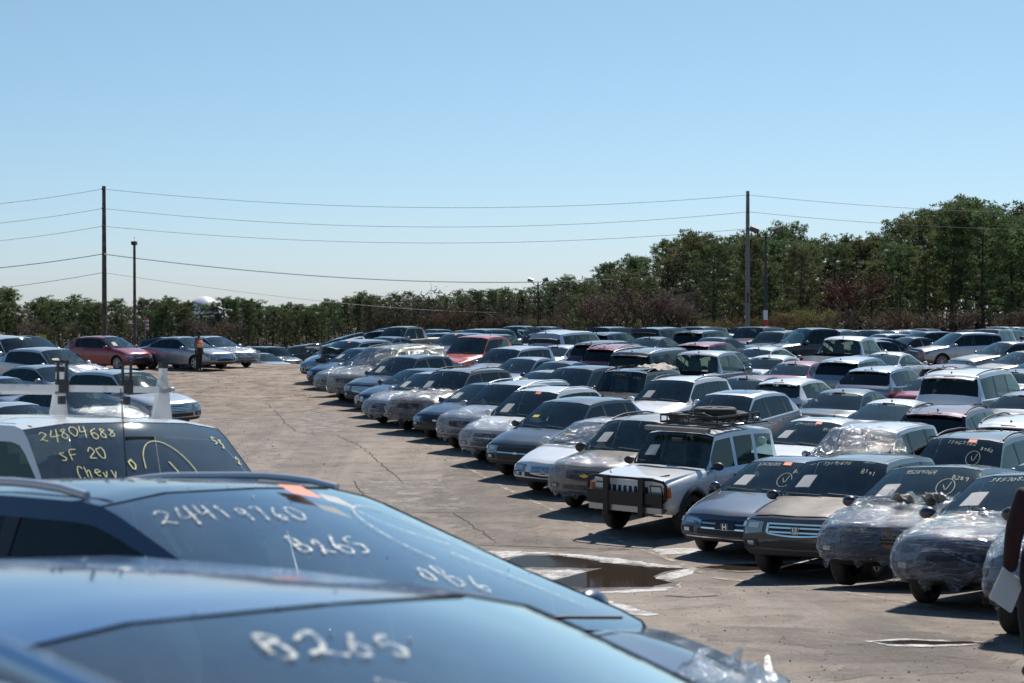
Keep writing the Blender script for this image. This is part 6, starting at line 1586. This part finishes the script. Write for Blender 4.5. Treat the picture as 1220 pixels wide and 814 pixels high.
# standing, facing +x
stand = dict(pelvis=(0, 0, .98), waist=(0, 0, 1.12), chest=(.01, 0, 1.33), neckb=(0, 0, 1.47), neck=(.01, 0, 1.54), headc=(.03, 0, 1.61), headt=(.03, 0, 1.70), shl=(0, .18, 1.42), shr=(0, -.18, 1.42), ell=(-.02, .24, 1.14), elr=(-.02, -.24, 1.14),
    wrl=(.06, .25, .91), wrr=(.06, -.25, .91), hal=(.09, .25, .80), har=(.09, -.25, .80), hipl=(0, .09, .92), hipr=(0, -.09, .92), knl=(.03, .10, .50), knr=(.01, -.10, .50), anl=(-.01, .11, .09), anr=(-.02, -.11, .09), tol=(.14, .13, .045), tor=(.13, -.13, .045), sidel=(1, 0, 0), sider=(1, 0, 0))
xw, yw = from_px(236.5, 443)
person('person', xw, yw, R(-20), stand, dict(skin=(.10, .055, .035), legs=(.012, .012, .014), top=(.14, .15, .17), hair=(.01, .01, .01)), 'person in an orange safety vest and black trousers standing on the dirt', 1.0, vest=True)
walk = dict(stand); walk.update(wrr=(.20, -.30, .93), elr=(-.02, -.25, 1.14), har=(.26, -.31, .85), knl=(.14, .1, .52), anl=(-.02, .1, .12), tol=(.12, .12, .06), sider=(0, 1, 0), curlr=.8)
# near walker: only the sleeve, hand and papers reach into the frame
D_ = 13.0; xn = px(1207, D_) + .27
wk = person('person', xn, D_, R(90), {**walk, 'hal': (.10, .27, .74), 'wrl': (.06, .265, .84), 'ell': (-.02, .26, 1.12), 'curll': 1.2}, dict(skin=(.20, .10, .07), legs=(.02, .02, .025), top=(.028, .006, .008), hair=(.02, .012, .01)), 'person cut off by the right photo edge, a dark wine sleeve and papers showing', 1.02)
mb = MB(); 
for k in range(3): mb.box((0, k * .004, 0), (.22, .0015, .28), 0, Matrix.Rotation(.03 * k, 3, 'Y'))
o = obj('paper_stack', mb.mesh('papers'), M['paper']); o.location = (px(1203, D_ - .05), D_ - .02, ZC - (703 - HY) * D_ / 2000); o.rotation_euler = (-.25, R(32), .2); tag(o, 'few white sheets held in the hand at the right photo edge', 'papers')

# ------------------------------------------------------------------ world, sun, camera
SUN_AZ, SUN_EL = R(20), R(50)
w = bpy.data.worlds.new('World'); bpy.context.scene.world = w; w.use_nodes = True
nt = w.node_tree; bg = nt.nodes['Background']
sk = nt.nodes.new('ShaderNodeTexSky'); sk.sky_type = 'NISHITA'; sk.sun_disc = False; sk.sun_elevation = SUN_EL; sk.sun_rotation = SUN_AZ
sk.air_density = 1.0; sk.dust_density = 0.3; sk.ozone_density = 1.6; sk.altitude = 0
tcw = nt.nodes.new('ShaderNodeTexCoord'); sxw = nt.nodes.new('ShaderNodeSeparateXYZ'); nt.links.new(tcw.outputs['Generated'], sxw.inputs[0])
rw = ramp(nt, sxw.outputs[2], [(0, (.65, .79, 1.18)), (.08, (.70, .85, 1.03)), (.20, (.80, .92, .92)), (.5, (.60, .86, 1.0)), (1, (.55, .82, 1.04))])
nt.links.new(mixc(nt, 1.0, sk.outputs[0], rw.outputs[0], 'MULTIPLY'), bg.inputs[0]); bg.inputs[1].default_value = .085
sl = bpy.data.lights.new('sun', 'SUN'); sl.energy = 4.9; sl.angle = R(.53); sl.color = (1, .95, .88)
so = bpy.data.objects.new('sun', sl); C.objects.link(so)
sd_ = Vector((math.sin(SUN_AZ) * math.cos(SUN_EL), math.cos(SUN_AZ) * math.cos(SUN_EL), math.sin(SUN_EL)))
so.rotation_euler = sd_.to_track_quat('Z', 'Y').to_euler(); so.location = (0, 0, 60)
cd = bpy.data.cameras.new('camera'); cam = bpy.data.objects.new('camera', cd); C.objects.link(cam); bpy.context.scene.camera = cam
cd.sensor_width = 36; cd.lens = 36 * 2000 / 1220; cd.clip_start = .05; cd.clip_end = 6000
cam.location = (0, 0, ZC); cam.rotation_euler = (PI / 2 - math.atan(37 / 2000), 0, 0)
cd.dof.use_dof = True; cd.dof.focus_distance = 33; cd.dof.aperture_fstop = 4.2
S = bpy.context.scene; S.view_settings.view_transform = 'Standard'; S.view_settings.look = 'None'; S.view_settings.gamma = 1; S.view_settings.exposure = .27
S.view_settings.use_curve_mapping = False
S.cycles.use_denoising = True; S.cycles.max_bounces = 8; S.cycles.transparent_max_bounces = 16; S.cycles.sample_clamp_indirect = 6; S.cycles.diffuse_bounces = 3; S.cycles.glossy_bounces = 4
S.cycles.caustics_reflective = False; S.cycles.caustics_refractive = False
